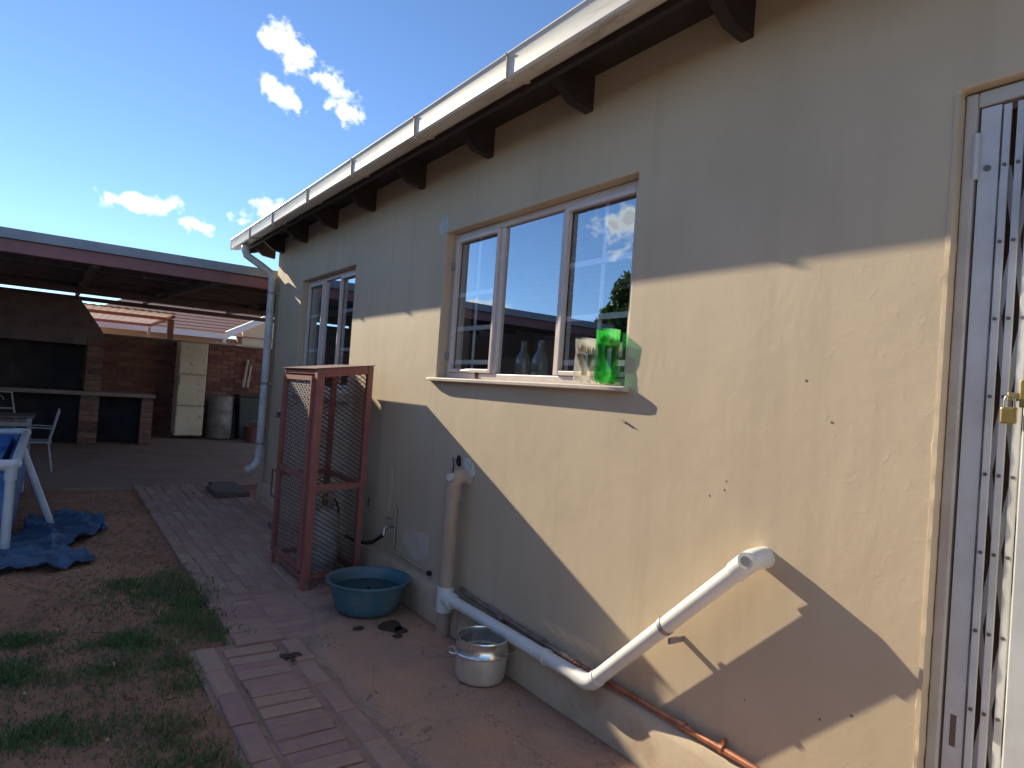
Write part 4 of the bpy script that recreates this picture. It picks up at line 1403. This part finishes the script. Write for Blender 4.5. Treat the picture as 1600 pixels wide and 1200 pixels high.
# ------------------------------------------------------------------ carport
cpt = thing('carport', 'low carport with red steel front beam and dark sheet roof behind the house', 'carport', (0, 0, 0))
XL, XR, YF, YB = -4.9, 2.2, 7.37, 14.35
def rz_(y):
    return 2.392 + (y - YF) * 0.040
ob('front_beam', MB().box((XL, YF, 2.268), (XR, YF + .06, 2.385)), BEAM, cpt, bevel=.004)
ob('edge_flashing', MB().box((XL - .02, YF - .035, 2.388), (XR + .02, YF + .10, 2.398)).box((XL - .02, YF - .035, 2.398), (XR + .02, YF - .030, 2.478)), CSHEET, cpt)
def roof_sheet_mesh(wd, L):
    mb = MB()
    prof = []
    nr = 4
    for k in range(nr):
        b = k * wd / nr
        s_ = wd / nr
        prof += [(b, 0), (b + s_ * .62, 0), (b + s_ * .70, .034), (b + s_ * .92, .034)]
    prof += [(wd, 0)]
    for (x, z) in prof:
        mb.v += [(x, 0, z), (x, L, z + L * .04)]
    for i in range(len(prof) - 1):
        mb.f.append((2 * i, 2 * i + 2, 2 * i + 3, 2 * i + 1))
    return mb
sw = (XR - XL) / 9
sm_ = roof_sheet_mesh(sw - .004, YB - YF + 1.7).mesh('roof_sheet')  # sheets lengthened past the rear beam to block sun from the floor
sm_.materials.append(CSHEET)
for k in range(9):
    o = inst('roof_sheet', sm_, cpt, (XL + k * sw, YF - .03, 2.412))
    finish(o, solid=.002)
for yv in (8.6, 9.9, 11.2, 12.5, 13.5):
    ob('purlin', MB().box((XL, yv, rz_(yv) - .085), (XR, yv + .05, rz_(yv) + .005)), CSTEEL, cpt)
for xv in (-3.4, -1.62, -0.55, 0.95):
    ob('rafter_beam', MB().obox((xv, YF + .07, 2.30), (xv, YB, 2.30 + (YB - YF - .07) * .04), .06, .10), CSTEEL, cpt)
ob('rear_beam', MB().box((XL, YB - .08, 2.45), (XR, YB - .02, 2.525)), CSTEEL, cpt)
ob('mid_beam', MB().box((XL, 11.8, 2.36), (XR, 11.86, 2.46)), CSTEEL, cpt)
for xv in (-4.75, 2.08):
    for yv in (YF + .10, YB - .10):
        ob('post', MB().box((xv - .035, yv - .035, -.02), (xv + .035, yv + .035, 2.40)), BEAM, cpt)

# ------------------------------------------------------------------ back wall of bricks
bwl = thing('brick_wall', 'red face-brick boundary wall at the back of the carport', 'wall', (0, 0, 0))
BY = 14.55
ob('mortar_core', MB().box((-1.45, BY + .014, -.02), (2.4, BY + .20, 1.865)), MORTAR, bwl)
ob('wall_end', MB().box((-5.4, BY + .002, -.02), (-1.452, BY + .2, 1.865)), BRAAI, bwl)
bk = []
for k in range(4):
    bk_ = MB()
    j = random.uniform(.003, .006)
    x0, y0, z0, x1, y1, z1 = -.126, 0, -.0405, .126, .10, .0405
    bk_.v = [(x0, y0 + j, z0), (x1, y0 + j, z0), (x1, y0 + j, z1), (x0, y0 + j, z1), (x0 + j, y0, z0 + j), (x1 - j, y0, z0 + j), (x1 - j, y0, z1 - j), (x0 + j, y0, z1 - j),
             (x0, y1, z0), (x1, y1, z0), (x1, y1, z1), (x0, y1, z1)]
    bk_.f = [(4, 5, 6, 7), (0, 1, 5, 4), (1, 2, 6, 5), (2, 3, 7, 6), (3, 0, 4, 7), (0, 8, 9, 1), (1, 9, 10, 2), (2, 10, 11, 3), (3, 11, 8, 0)]
    me = bk_.mesh('brick')
    me.materials.append(BRICK)
    bk.append(me)
nb = 0
for r in range(20):
    z = 0.055 + r * 0.0925
    for c in range(15):
        x = -1.28 + c * 0.264 + (0.132 if r % 2 else 0)
        if x > 2.25:
            continue
        inst('brick', random.choice(bk), bwl, (x, BY + random.uniform(-.003, .003), z), rz=random.uniform(-.006, .006))
        nb += 1
ob('coping', MB().box((-1.45, BY - .015, 1.868), (2.4, BY + .215, 1.905)), simple('coping_mortar', (0.20, 0.13, 0.10), 0.9, c2=(0.14, 0.10, 0.085)), bwl)
ob('coping_end', MB().box((-5.4, BY - .013, 1.868), (-1.452, BY + .215, 1.90)), HOODM, bwl)

# laths on the wall, and two thin pale bars slanting before it
for k, (p, q, lab) in enumerate([
        ((0.70, 14.60, 1.915), (1.35, 14.70, 1.925), 'pale lath lying flat along the top of the brick wall'),
        ((0.85, 14.66, 1.945), (1.75, 14.62, 1.93), 'long pale lath crossing another on top of the brick wall'),
        ((1.36, 14.32, 1.05), (1.46, 14.50, 1.62), 'thin pale bar slanting before the brick wall, the taller one'),
        ((1.45, 14.34, 1.05), (1.53, 14.50, 1.50), 'thin pale bar slanting before the brick wall, the shorter one')]):
    o = ob('lath', MB().obox(p, q, .035, .018 if k < 2 else .03), PALE)
    tag(o, lab, 'lath', 'pale laths by the brick wall')

# ------------------------------------------------------------------ braai
br = thing('braai', 'sooty brick barbecue with wide hood and counter under the carport', 'barbecue', (0, 0, 0))
BF, BB = 12.75, 13.55
ob('counter', MB().box((-3.75, BF - .08, .80), (-.42, BB, .865)), simple('braai_counter', (0.30, 0.24, 0.21), 0.8, c2=(0.22, 0.18, 0.16), nscale=4), br, bevel=.008)
ob('hood', MB().add([(-3.7, BF, 1.70), (-1.22, BF, 1.70), (-1.22, BB, 1.70), (-3.7, BB, 1.70), (-3.7, BF, 1.86), (-1.26, BF, 1.86), (-1.26, BB, 1.86), (-3.7, BB, 1.86),
                     (-3.5, BF + .12, 2.34), (-1.58, BF + .12, 2.34), (-1.58, BB, 2.34), (-3.5, BB, 2.34)],
                    [(0, 3, 2, 1), (0, 1, 5, 4), (1, 2, 6, 5), (2, 3, 7, 6), (3, 0, 4, 7), (4, 5, 9, 8), (5, 6, 10, 9), (6, 7, 11, 10), (7, 4, 8, 11), (8, 9, 10, 11)]), HOODM, br)
ob('back_panel', MB().box((-3.7, BB - .06, 0), (-.42, BB, .80)).box((-3.5, BB - .06, .866), (-1.46, BB, 1.699)), SOOT, br)
ob('lintel', MB().box((-3.4, BF + .01, 1.62), (-1.465, BF + .10, 1.699)), HOODM, br)
bb_ = []
for k in range(3):
    mm = bk[k].copy()
    mm.materials.clear()
    mm.materials.append(BRAAI)
    bb_.append(mm)
def pillar(x0, x1, z0, z1):
    ob('pillar_core', MB().box((x0 + .012, BF + .014, z0), (x1 - .012, BB - .061, z1)), MORTAR, br)
    nrow = int((z1 - z0) / .0925)
    for r in range(nrow):
        z = z0 + .048 + r * .0925
        wd = x1 - x0
        sx = wd / .254 if wd < .30 else wd / .508
        if wd < .30:
            inst('brick', random.choice(bb_), br, ((x0 + x1) / 2, BF + random.uniform(-.003, .003), z), scale=(sx, 1, 1))
        else:
            for c in range(2):
                inst('brick', random.choice(bb_), br, (x0 + (c + .5) * wd / 2, BF, z), scale=(sx, 1, 1))
for (x0, x1) in ((-3.7, -3.44), (-1.50, -1.23), (-.62, -.44)):
    pillar(x0, x1, 0, .80)
pillar(-1.46, -1.225, .866, 1.70)
pillar(-3.7, -3.45, .866, 1.70)

# ------------------------------------------------------------------ fridge, drum, bins
fr = thing('old_fridge', 'tall rust-spotted cream fridge standing before the brick wall', 'fridge', (0.325, 14.12, 0.03))
ob('cabinet', MB().box((-.245, -.16, .02), (.245, .30, 1.84)), FRIDGE, fr, bevel=.02)
ob('freezer_door', MB().box((-.245, -.215, 1.22), (.245, -.165, 1.835)), FRIDGE, fr, bevel=.018)
ob('fridge_door', MB().box((-.245, -.215, .61), (.245, -.165, 1.205)), FRIDGE, fr, bevel=.018)
ob('lower_panel', MB().box((-.245, -.215, .03), (.245, -.165, .598)), FRIDGE, fr, bevel=.018)
ob('door_handle', MB().box((-.225, -.235, 1.0), (-.20, -.215, 1.18)), CHROME, fr, bevel=.004)
dm = thing('metal_drum', 'grey dented metal drum standing right of the old fridge', 'drum', (0.90, 14.05, 0.0))
ob('barrel', MB().lathe([(.001, .02), (.222, .02), (.226, .03), (.226, .28), (.233, .295), (.226, .31), (.226, .56), (.233, .575), (.226, .59), (.226, .84), (.232, .855), (.226, .862), (.216, .85), (.001, .845)], n=32), DRUM, dm, smooth=40)
ob('tape_strip', MB().box((-.10, -.235, .90), (.10, -.232, .905)), PALE, dm)
ob('drum_lid', MB().lathe([(.001, .862), (.20, .862), (.21, .870), (.001, .875)], n=28), DRUM, dm, smooth=40)
bn = thing('wheelie_bin', 'dark teal bin in the shaded corner beside the grey drum', 'bin', (1.45, 14.1, 0.0))
ob('bin_body', MB().add([(-.2, -.18, .05), (.2, -.18, .05), (.2, .18, .05), (-.2, .18, .05), (-.24, -.22, .86), (.24, -.22, .86), (.24, .22, .86), (-.24, .22, .86)],
                        [(0, 3, 2, 1), (4, 5, 6, 7), (0, 1, 5, 4), (1, 2, 6, 5), (2, 3, 7, 6), (3, 0, 4, 7)]), TEAL, bn, bevel=.02)
ob('bin_lid', MB().box((-.26, -.25, .863), (.26, .24, .90)), TEAL, bn, bevel=.015)
for sx in (-.15, .15):
    ob('bin_wheel', MB().tube([(sx - .03, .17, .08), (sx + .03, .17, .08)], .08, 14), BLACK, bn, smooth=40)
rb = thing('red_bucket', 'faded red bucket on the floor behind the downpipe', 'bucket', (1.40, 13.5, 0.0))
ob('pail', MB().lathe([(.001, .01), (.13, .01), (.16, .30), (.166, .305), (.155, .30), (.125, .02)], n=24), REDP, rb, smooth=40)
ob('bail', MB().tube(arc((0, 0, .29), (1, 0, 0), (0, -.6, .8), .16, 0, pi, 12), .004, 6), STEEL, rb)

# ------------------------------------------------------------------ garden furniture
ch = thing('garden_chair', 'white iron garden chair with slatted back beside the pool', 'chair', (-1.98, 9.66, 0.0))
ob('seat', MB().box((-.16, -.19, .345), (.13, .19, .362)), WIRON, ch, bevel=.005)
for (x, y, xt) in ((-.15, -.17, -.13), (-.15, .17, -.13), (.15, -.17, .10), (.15, .17, .10)):
    ob('leg', MB().tube([(xt, y, .345), (x, y, 0)], .009, 8), WIRON, ch, smooth=60)
for yv in (-.17, .17):
    ob('back_post', MB().tube([(.10, yv, .345), (.135, yv, .50), (.185, yv, .74)], .011, 8), WIRON, ch, smooth=60)
for k in range(5):
    f_ = .12 + k * .2
    ob('back_slat', MB().box((.115 + f_ * .068, -.165, .40 + f_ * .33), (.125 + f_ * .068, .165, .43 + f_ * .33)), WIRON, ch)
for yv in (-.18, .18):
    ob('armrest', MB().tube([(.125, yv, .52), (-.05, yv, .53), (-.12, yv, .50), (-.13, yv, .36)], .008, 8), WIRON, ch, smooth=60)
tb = thing('garden_table', 'weathered table with white frame behind the pool', 'table', (-2.62, 10.25, 0.0))
ob('table_top', MB().box((-.65, -.30, .60), (.58, .30, .625)), TABLEM, tb, bevel=.006)
ob('apron', MB().box((-.62, -.285, .50), (.55, -.265, .545)).box((-.62, .265, .50), (.55, .285, .545)), WIRON, tb)
for sx in (-.60, .53):
    for sy in (-.275, .275):
        ob('leg', MB().box((sx - .02, sy - .02, 0), (sx + .02, sy + .02, .60)), WIRON, tb)
bnch = thing('garden_bench', 'white iron bench with scrolled back behind the garden table', 'bench', (-2.95, 10.95, 0.0))
ob('seat', MB().box((-.7, -.2, .38), (.70, .2, .40)), WIRON, bnch, bevel=.005)
ob('back_frame', MB().tube([(-.7, .2, .40), (-.68, .25, .86), (.62, .25, .86), (.70, .2, .40)], .012, 8).tube([(-.69, .23, .64), (.66, .23, .64)], .010, 8), WIRON, bnch, smooth=60)
for k in range(5):
    cxx = -.50 + k * .24
    pts = [Vector((cxx + (.085 - .006 * i) * cos(i * .55), .24, .75 + (.085 - .006 * i) * sin(i * .55))) for i in range(13)]
    ob('scroll', MB().tube(pts, .006, 6), WIRON, bnch, smooth=60)
for sx in (-.66, .66):
    for sy in (-.18, .18):
        ob('leg', MB().tube([(sx, sy, .38), (sx * 1.05, sy * 1.1, 0)], .012, 8), WIRON, bnch, smooth=60)

# ------------------------------------------------------------------ pool
pool = thing('frame_pool', 'above-ground frame pool with white rails and blue liner', 'pool', (0, 0, 0))
PX0, PX1, PY0, PY1, PH = -4.6, -2.065, 5.60, 8.12, 0.60
def pool_wall():
    mb = MB()
    loop = []
    nn = 22
    for i in range(nn): loop.append((PX1, PY0 + (PY1 - PY0) * i / nn, 1, 0, i / nn))
    for i in range(nn): loop.append((PX1 + (PX0 - PX1) * i / nn, PY1, 0, 1, i / nn))
    for i in range(nn): loop.append((PX0, PY1 + (PY0 - PY1) * i / nn, -1, 0, i / nn))
    for i in range(nn): loop.append((PX0 + (PX1 - PX0) * i / nn, PY0, 0, -1, i / nn))
    rows = 8
    for r in range(rows):
        t_ = r / (rows - 1)
        for (x, y, nx_, ny_, q) in loop:
            bul = 0.05 * sin(pi * min(1, t_ * 1.1)) * (abs(sin(3 * pi * q)) ** .6) - 0.02 - .03 * t_
            mb.v.append((x + nx_ * bul, y + ny_ * bul, -.01 + t_ * (PH - .01)))
    n_ = len(loop)
    for r in range(rows - 1):
        for i in range(n_):
            j = (i + 1) % n_
            mb.f.append((r * n_ + i, r * n_ + j, (r + 1) * n_ + j, (r + 1) * n_ + i))
    return mb
ob('liner', pool_wall(), LINER, pool, smooth=50, solid=.004)
ob('liner_inside', MB().box((PX0 + .10, PY0 + .10, .0), (PX1 - .10, PY1 - .10, PH - .03), skip=('+z',)), LINERIN, pool)
ob('water', MB().add([(PX0 + .10, PY0 + .10, .42), (PX1 - .10, PY0 + .10, .42), (PX1 - .10, PY1 - .10, .42), (PX0 + .10, PY1 - .10, .42)], [(0, 1, 2, 3)]), POOLW, pool)
RR = 0.032
for (p, q) in (((PX0, PY0, PH), (PX1 - .05, PY0, PH)), ((PX1, PY0 + .06, PH), (PX1, PY1 - .06, PH)), ((PX0, PY1, PH), (PX1 - .05, PY1, PH)), ((PX0, PY0, PH), (PX0, PY1, PH))):
    ob('top_rail', MB().tube([p, q], RR, 14), POOLF, pool, smooth=45)
for (cx, cy) in ((PX1, PY0), (PX1, PY1)):
    sy = 1 if cy == PY0 else -1
    ob('corner_joint', MB().tube([(cx - .12, cy, PH), (cx - .03, cy, PH), (cx - .008, cy + sy * .008, PH), (cx, cy + sy * .03, PH), (cx, cy + sy * .12, PH)], RR + .007, 14).tube([(cx - .02, cy, PH + .01), (cx - .02, cy, PH - .10)], RR + .006, 14), POOLF, pool, smooth=45)
    ob('corner_leg', MB().tube([(cx - .02, cy, PH - .06), (cx - .02, cy, 0)], .030, 14), POOLF, pool, smooth=45)
for yv in (6.47,):
    ob('brace_leg', MB().tube([(PX1 + .02, yv, PH + .01), (PX1 + .035, yv, PH - .04), (-1.825, yv, 0.0)], .027, 12), POOLF, pool, smooth=45)
for xv in (-2.9, -3.7):
    ob('brace_leg', MB().tube([(xv, PY0 - .02, PH), (xv, PY0 - .035, PH - .04), (xv, PY0 - .24, 0.0)], .027, 12), POOLF, pool, smooth=45)

# tarpaulin thrown down beside the pool
def tarp():
    poly = [(-2.45, 5.12), (-2.2, 4.98), (-2.03, 5.06), (-1.80, 4.96), (-1.62, 5.13), (-1.555, 5.26), (-1.70, 5.40), (-1.80, 5.52), (-1.68, 5.72), (-1.50, 6.05), (-1.43, 6.28), (-1.52, 6.62),
            (-1.66, 6.86), (-1.84, 6.72), (-1.98, 6.5), (-2.05, 6.1), (-2.2, 5.8), (-2.45, 5.6)]

    def inside(x, y):
        c = False
        j = len(poly) - 1
        for i in range(len(poly)):
            xi, yi = poly[i]
            xj, yj = poly[j]
            if (yi > y) != (yj > y) and x < (xj - xi) * (y - yi) / (yj - yi) + xi:
                c = not c
            j = i
        return c
    mb = MB()
    st_ = 0.022
    idx = {}
    for iy in range(90):
        for ix in range(52):
            x, y = -2.48 + ix * st_, 4.93 + iy * st_
            wx_, wy_ = x + .03 * mnoise.noise((x * 4, y * 4, 1)), y + .04 * mnoise.noise((x * 4, y * 4, 9))
            if inside(wx_, wy_):
                z = gz(x, y) + .012 + .050 * max(0, 1 - abs(mnoise.noise((x * 3.2, y * 2.6, 2))) * 4.2) + .032 * max(0, 1 - abs(mnoise.noise((x * 5.5 + 3, y * 5.5, 12))) * 4) + .03 * abs(mnoise.noise((x * 9, y * 9, 4)))
                idx[(ix, iy)] = len(mb.v)
                mb.v.append((x + .012 * mnoise.noise((x * 12, y * 12, 5)), y + .012 * mnoise.noise((x * 12, y * 12, 15)), z))
    for (ix, iy), a in idx.items():
        k = [(ix, iy), (ix + 1, iy), (ix + 1, iy + 1), (ix, iy + 1)]
        if all(q in idx for q in k):
            mb.f.append(tuple(idx[q] for q in k))
    return mb
tag(ob('tarpaulin', tarp(), TARP, smooth=32, solid=.003), 'crumpled blue tarpaulin lying on the red earth by the pool', 'tarpaulin')

# ------------------------------------------------------------------ next door
nh = thing('neighbour_house', 'neighbour house with red tiled roof, white gutter and cream gable', 'house', (0, 20, 0))
def nroof():
    mb = MB()
    zc, yc = 2.36, -.45
    for k in range(16):
        y1, z1 = yc + .27, zc + .105
        mb.add([(-1.7 + k * .16, yc, zc + .010), (6.5, yc, zc + .010), (6.5, y1, z1 + .004), (-1.54 + k * .16, y1, z1 + .004), (-1.7 + k * .16, yc, zc - .004), (6.5, yc, zc - .004)],
               [(0, 1, 2, 3), (4, 5, 1, 0)])
        yc, zc = y1, z1
    return mb
nr = ob('roof', nroof(), NROOF, nh)
ob('wall', MB().box((-1.0, 0.02, 0), (6.4, .25, 2.30)), NWALL, nh)
ob('fascia', MB().box((-1.75, -.50, 2.25), (2.05, -.452, 2.385)), NWHITE, nh)
ob('window', MB().box((1.1, -.01, 1.2), (2.0, .018, 2.05)), simple('dark_pane', (0.05, 0.05, 0.06), 0.1), nh)
wing = MB().add([(2.45, -.30, 0), (6.5, -.30, 0), (6.5, -.30, 2.6), (4.6, -.30, 3.72), (2.45, -.30, 2.52)], [(0, 1, 2, 3, 4)])
ob('gable_wall', wing, NCREAM, nh, solid=.2)
ob('wing_side', MB().box((2.36, -.19, 0), (2.46, .02, 2.45)), NWALL, nh)
ob('barge_board', MB().obox((1.98, -.62, 2.37), (4.7, -.62, 3.88), .04, .17).obox((1.98, -.50, 2.45), (4.7, -.50, 3.96), .30, .03), NWHITE, nh)
ob('downpipe', MB().tube([(1.95, -.48, 2.3), (1.95, -.46, 2.16), (2.12, -.40, 2.05), (2.5, -.36, 1.93), (2.55, -.36, .0)], .045, 10), NWHITE, nh, smooth=50)
aw = thing('awning', 'neighbour awning of pale corrugated sheeting on red-brown posts', 'awning', (0, 0, 0))
def awn():
    mb = MB()
    nn = 54
    for i in range(nn + 1):
        x = -3.6 + 3.70 * i / nn
        zz = .018 * sin(i * pi / 1.0 * .5 * 2) if i % 2 else -.018
        mb.v += [(x, 14.95, 2.47 + zz), (x, 19.1, 2.44 + zz)]
    for i in range(nn):
        mb.f.append((2 * i, 2 * i + 2, 2 * i + 3, 2 * i + 1))
    return mb
ob('sheeting', awn(), AWN, aw)
for yv in (15.9, 19.0):
    ob('cross_beam', MB().box((-3.6, yv, 2.36), (.10, yv + .06, 2.425)), REDOX, aw)
ob('side_beam', MB().box((.04, 15.07, 2.37), (.10, 18.99, 2.42)), REDOX, aw)
for (x, y, s_) in ((.02, 15.03, .055), (.05, 19.03, .035), (-3.5, 15.03, .05)):
    ob('post', MB().box((x - s_, y - s_, 0), (x + s_, y + s_, 2.33)), REDOX if s_ > .04 else NWALL, aw)


def leafy(name, label, cat, loc, crown_r, crown_z, trunk_h, nleaf, mat, seed, size=.09, squash=(1, 1, .85)):
    t = thing(name, label, cat, loc)
    rr = np.random.default_rng(seed)
    tr = MB().tube([(0, 0, -.05), (.04, .02, trunk_h * .5), (.0, .05, trunk_h)], [crown_r * .10, crown_r * .075, crown_r * .05], 10)
    for k in range(6):
        a = k * 1.05 + rr.uniform(-.3, .3)
        e = Vector((cos(a) * crown_r * .55, sin(a) * crown_r * .55, crown_z + rr.uniform(-.2, .4) * crown_r))
        tr.tube([(0, .05, trunk_h * .8), e * .5 + Vector((0, 0, trunk_h * .45)), e], [crown_r * .045, crown_r * .03, crown_r * .012], 6)
    ob('trunk', tr, BARK, t, smooth=60)
    cl = []
    for k in range(16):
        v = rr.normal(size=3)
        v /= np.linalg.norm(v)
        cl.append((v * crown_r * rr.uniform(.35, .85) * np.array(squash), crown_r * rr.uniform(.25, .45)))
    mb = MB()
    for i in range(nleaf):
        c, q = cl[i % len(cl)]
        d = rr.normal(size=3)
        d /= np.linalg.norm(d)
        p = Vector(c + d * q * rr.uniform(.55, 1.05)) + Vector((0, 0, crown_z))
        u = Vector(rr.normal(size=3)).normalized()
        v = u.cross(Vector(rr.normal(size=3))).normalized()
        s_ = size * rr.uniform(.6, 1.3)
        mb.add([p - u * s_, p + v * s_ * .35, p + u * s_, p - v * s_ * .35], [(0, 1, 2, 3)])
    me = bpy.data.meshes.new('crown')
    me.from_pydata(mb.v, [], mb.f)
    me.materials.append(mat)
    ob('crown', me, None, t)
    return t


leafy('shrub', 'bright green shrub showing beyond the awning', 'shrub', (-2.3, 24.5, 0), 1.3, 1.9, 1.3, 5000, CROWN2, 3, .11)
leafy('tree', 'dark leafy tree behind the yard wall, mirrored in the window', 'tree', (-6.5, 8.4, 0), 1.05, 2.75, 1.9, 9000, CROWN, 8, .075, (1, 1, .9))

# outbuilding and boundary wall across the yard (seen mirrored in the window)
ou = thing('outbuilding', 'dark outbuilding with sloping roof across the yard, mirrored in the window', 'outbuilding', (-5.1, 0, 0))
ob('wall', MB().prism([(9.6, 0), (13.2, 0), (13.2, 3.0), (9.6, 2.47)], 'x', -3.2, 0), OUTB, ou)
ob('roof', MB().prism([(9.45, 2.46), (13.4, 3.035), (13.4, 3.115), (9.45, 2.54)], 'x', -3.4, .16), OUTR, ou)
ob('door', MB().box((.002, 9.9, 0), (.03, 10.7, 2.0)), simple('pale_door', (0.30, 0.29, 0.28), 0.6), ou)
ob('window', MB().box((.002, 11.2, 1.1), (.03, 12.3, 1.9)), simple('dark_pane', None), ou)
bw = thing('boundary_wall', 'plastered boundary wall on the far side of the yard', 'wall', (-5.2, 0, 0))
ob('wall_panel', MB().box((-.2, -4, -.05), (0, 9.55, 2.34)), BWALL, bw)
ob('wall_coping', MB().box((-.24, -4, 2.341), (.04, 9.40, 2.40)), OUTB, bw)

# ------------------------------------------------------------------ grass, straw, pebbles
def grass():
    patches = [(-1.23, 4.30, .25, .50), (-1.22, 3.75, .22, .30), (-1.50, 3.62, .25, .20), (-1.36, 3.18, .12, .25), (-1.62, 3.30, .22, .16), (-1.95, 3.42, .20, .25), (-1.95, 3.85, .20, .12),
               (-1.47, 2.55, .20, .26), (-1.36, 2.25, .12, .30), (-1.80, 2.85, .28, .14), (-2.1, 2.95, .2, .2), (-1.60, 2.05, .35, .25), (-2.2, 2.2, .4, .3), (-1.13, 3.55, .08, .10), (-1.0, 3.52, .05, .05),
               (-2.7, 3.4, .5, .5), (-2.6, 1.6, .7, .5), (-1.9, 1.2, .5, .4), (-3.3, 2.4, .5, .6), (-1.45, 4.55, .15, .2)]
    thin = [(-1.6, 3.4, .75, .75), (-1.75, 2.5, .7, .7), (-1.35, 4.1, .4, .8), (-2.4, 3.0, .8, 1.0)]
    V, Fc = [], []
    n_try = 330000
    xs = rng.uniform(-3.8, -0.95, n_try)
    ys_ = rng.uniform(0.8, 5.1, n_try)
    den = np.zeros(n_try)
    for (cx, cy, rx, ry_) in patches:
        q = np.sqrt(((xs - cx) / rx) ** 2 + ((ys_ - cy) / ry_) ** 2)
        den = np.maximum(den, np.clip(1.25 - q, 0, 1))
    for (cx, cy, rx, ry_) in thin:
        q = np.sqrt(((xs - cx) / rx) ** 2 + ((ys_ - cy) / ry_) ** 2)
        den = np.maximum(den, .16 * np.clip(1.6 - q, 0, 1))
    keep = 0
    for i in range(n_try):
        x, y = xs[i], ys_[i]
        nz_ = mnoise.noise((x * 4.5, y * 4.5, 21)) * .9 + mnoise.noise((x * 13, y * 13, 5)) * .5
        d = den[i] * (0.75 + nz_) if den[i] > 0 else 0
        if den[i] < .05 and nz_ > .55:
            d = .05
        if (x > -1.265 and y < 3.39) or (x > -1.0 and y < 3.45):
            continue
        if x > -1.07:
            d *= .35
        if rng.random() > d * .55:
            continue
        keep += 1
        h = rng.uniform(.018, .048) * (.7 + .6 * min(1, max(0, d)))
        a = rng.uniform(0, 2 * pi)
        w_ = rng.uniform(.0018, .0038)
        lx, ly = rng.normal(0, .55) * h, rng.normal(0, .55) * h
        z = gz(x, y) - .006
        if x > -1.08:
            z = max(z, 0.0)
        ca, sa = cos(a) * w_, sin(a) * w_
        b = len(V)
        V += [(x - ca, y - sa, z), (x + ca, y + sa, z), (x + ca * .8 + lx * .4, y + sa * .8 + ly * .4, z + h * .65), (x - ca * .8 + lx * .4, y - sa * .8 + ly * .4, z + h * .65), (x + lx, y + ly, z + h)]
        Fc += [(b, b + 1, b + 2, b + 3), (b + 3, b + 2, b + 4)]
    me = bpy.data.meshes.new('grass')
    me.from_pydata(V, [], Fc)
    me.materials.append(GRASS)
    return me
tag(ob('grass', grass(), None), 'short patchy green grass on the red earth', 'grass', kind='stuff')


def straw():
    V, Fc = [], []
    for i in range(7000):
        x, y = rng.uniform(-3.2, -1.12), rng.uniform(1.5, 7.0)
        if mnoise.noise((x * 2.5, y * 2.5, 44)) < -.15:
            continue
        if x > -1.28 and y < 3.4:
            continue
        a = rng.uniform(0, pi)
        L = rng.uniform(.008, .035)
        w_ = rng.uniform(.0008, .002)
        z = gz(x, y) + .004
        dx, dy = cos(a) * L, sin(a) * L
        px_, py_ = -sin(a) * w_, cos(a) * w_
        b = len(V)
        V += [(x - dx - px_, y - dy - py_, z), (x + dx - px_, y + dy - py_, z + rng.uniform(0, .012)), (x + dx + px_, y + dy + py_, z + .002 + rng.uniform(0, .01)), (x - dx + px_, y - dy + py_, z + .001)]
        Fc.append((b, b + 1, b + 2, b + 3))
    me = bpy.data.meshes.new('dry_grass')
    me.from_pydata(V, [], Fc)
    me.materials.append(STRAW)
    return me
tag(ob('dry_grass', straw(), None), 'dry grass stalks strewn over the red earth', 'dry grass', kind='stuff')
mb = MB()
for i in range(3500):
    x, y = rng.uniform(-3.2, -1.1), rng.uniform(1.5, 8.0)
    if x > -1.28 and y < 3.4:
        continue
    s_ = abs(rng.normal(0, .005)) + .002
    z = gz(x, y) + s_ * .3
    a, b, c = s_ * rng.uniform(.7, 1.3), s_ * rng.uniform(.7, 1.3), s_ * rng.uniform(.5, .9)
    mb.add([(x - a, y, z), (x, y - b, z), (x + a, y, z), (x, y + b, z), (x, y, z + c), (x, y, z - c)], [(0, 1, 4), (1, 2, 4), (2, 3, 4), (3, 0, 4), (1, 0, 5), (2, 1, 5), (3, 2, 5), (0, 3, 5)])
tag(ob('earth_clods', mb, DIRT), 'small clods and pebbles on the red earth', 'gravel', kind='stuff')
print('pavers', npv, 'wall bricks', nb)
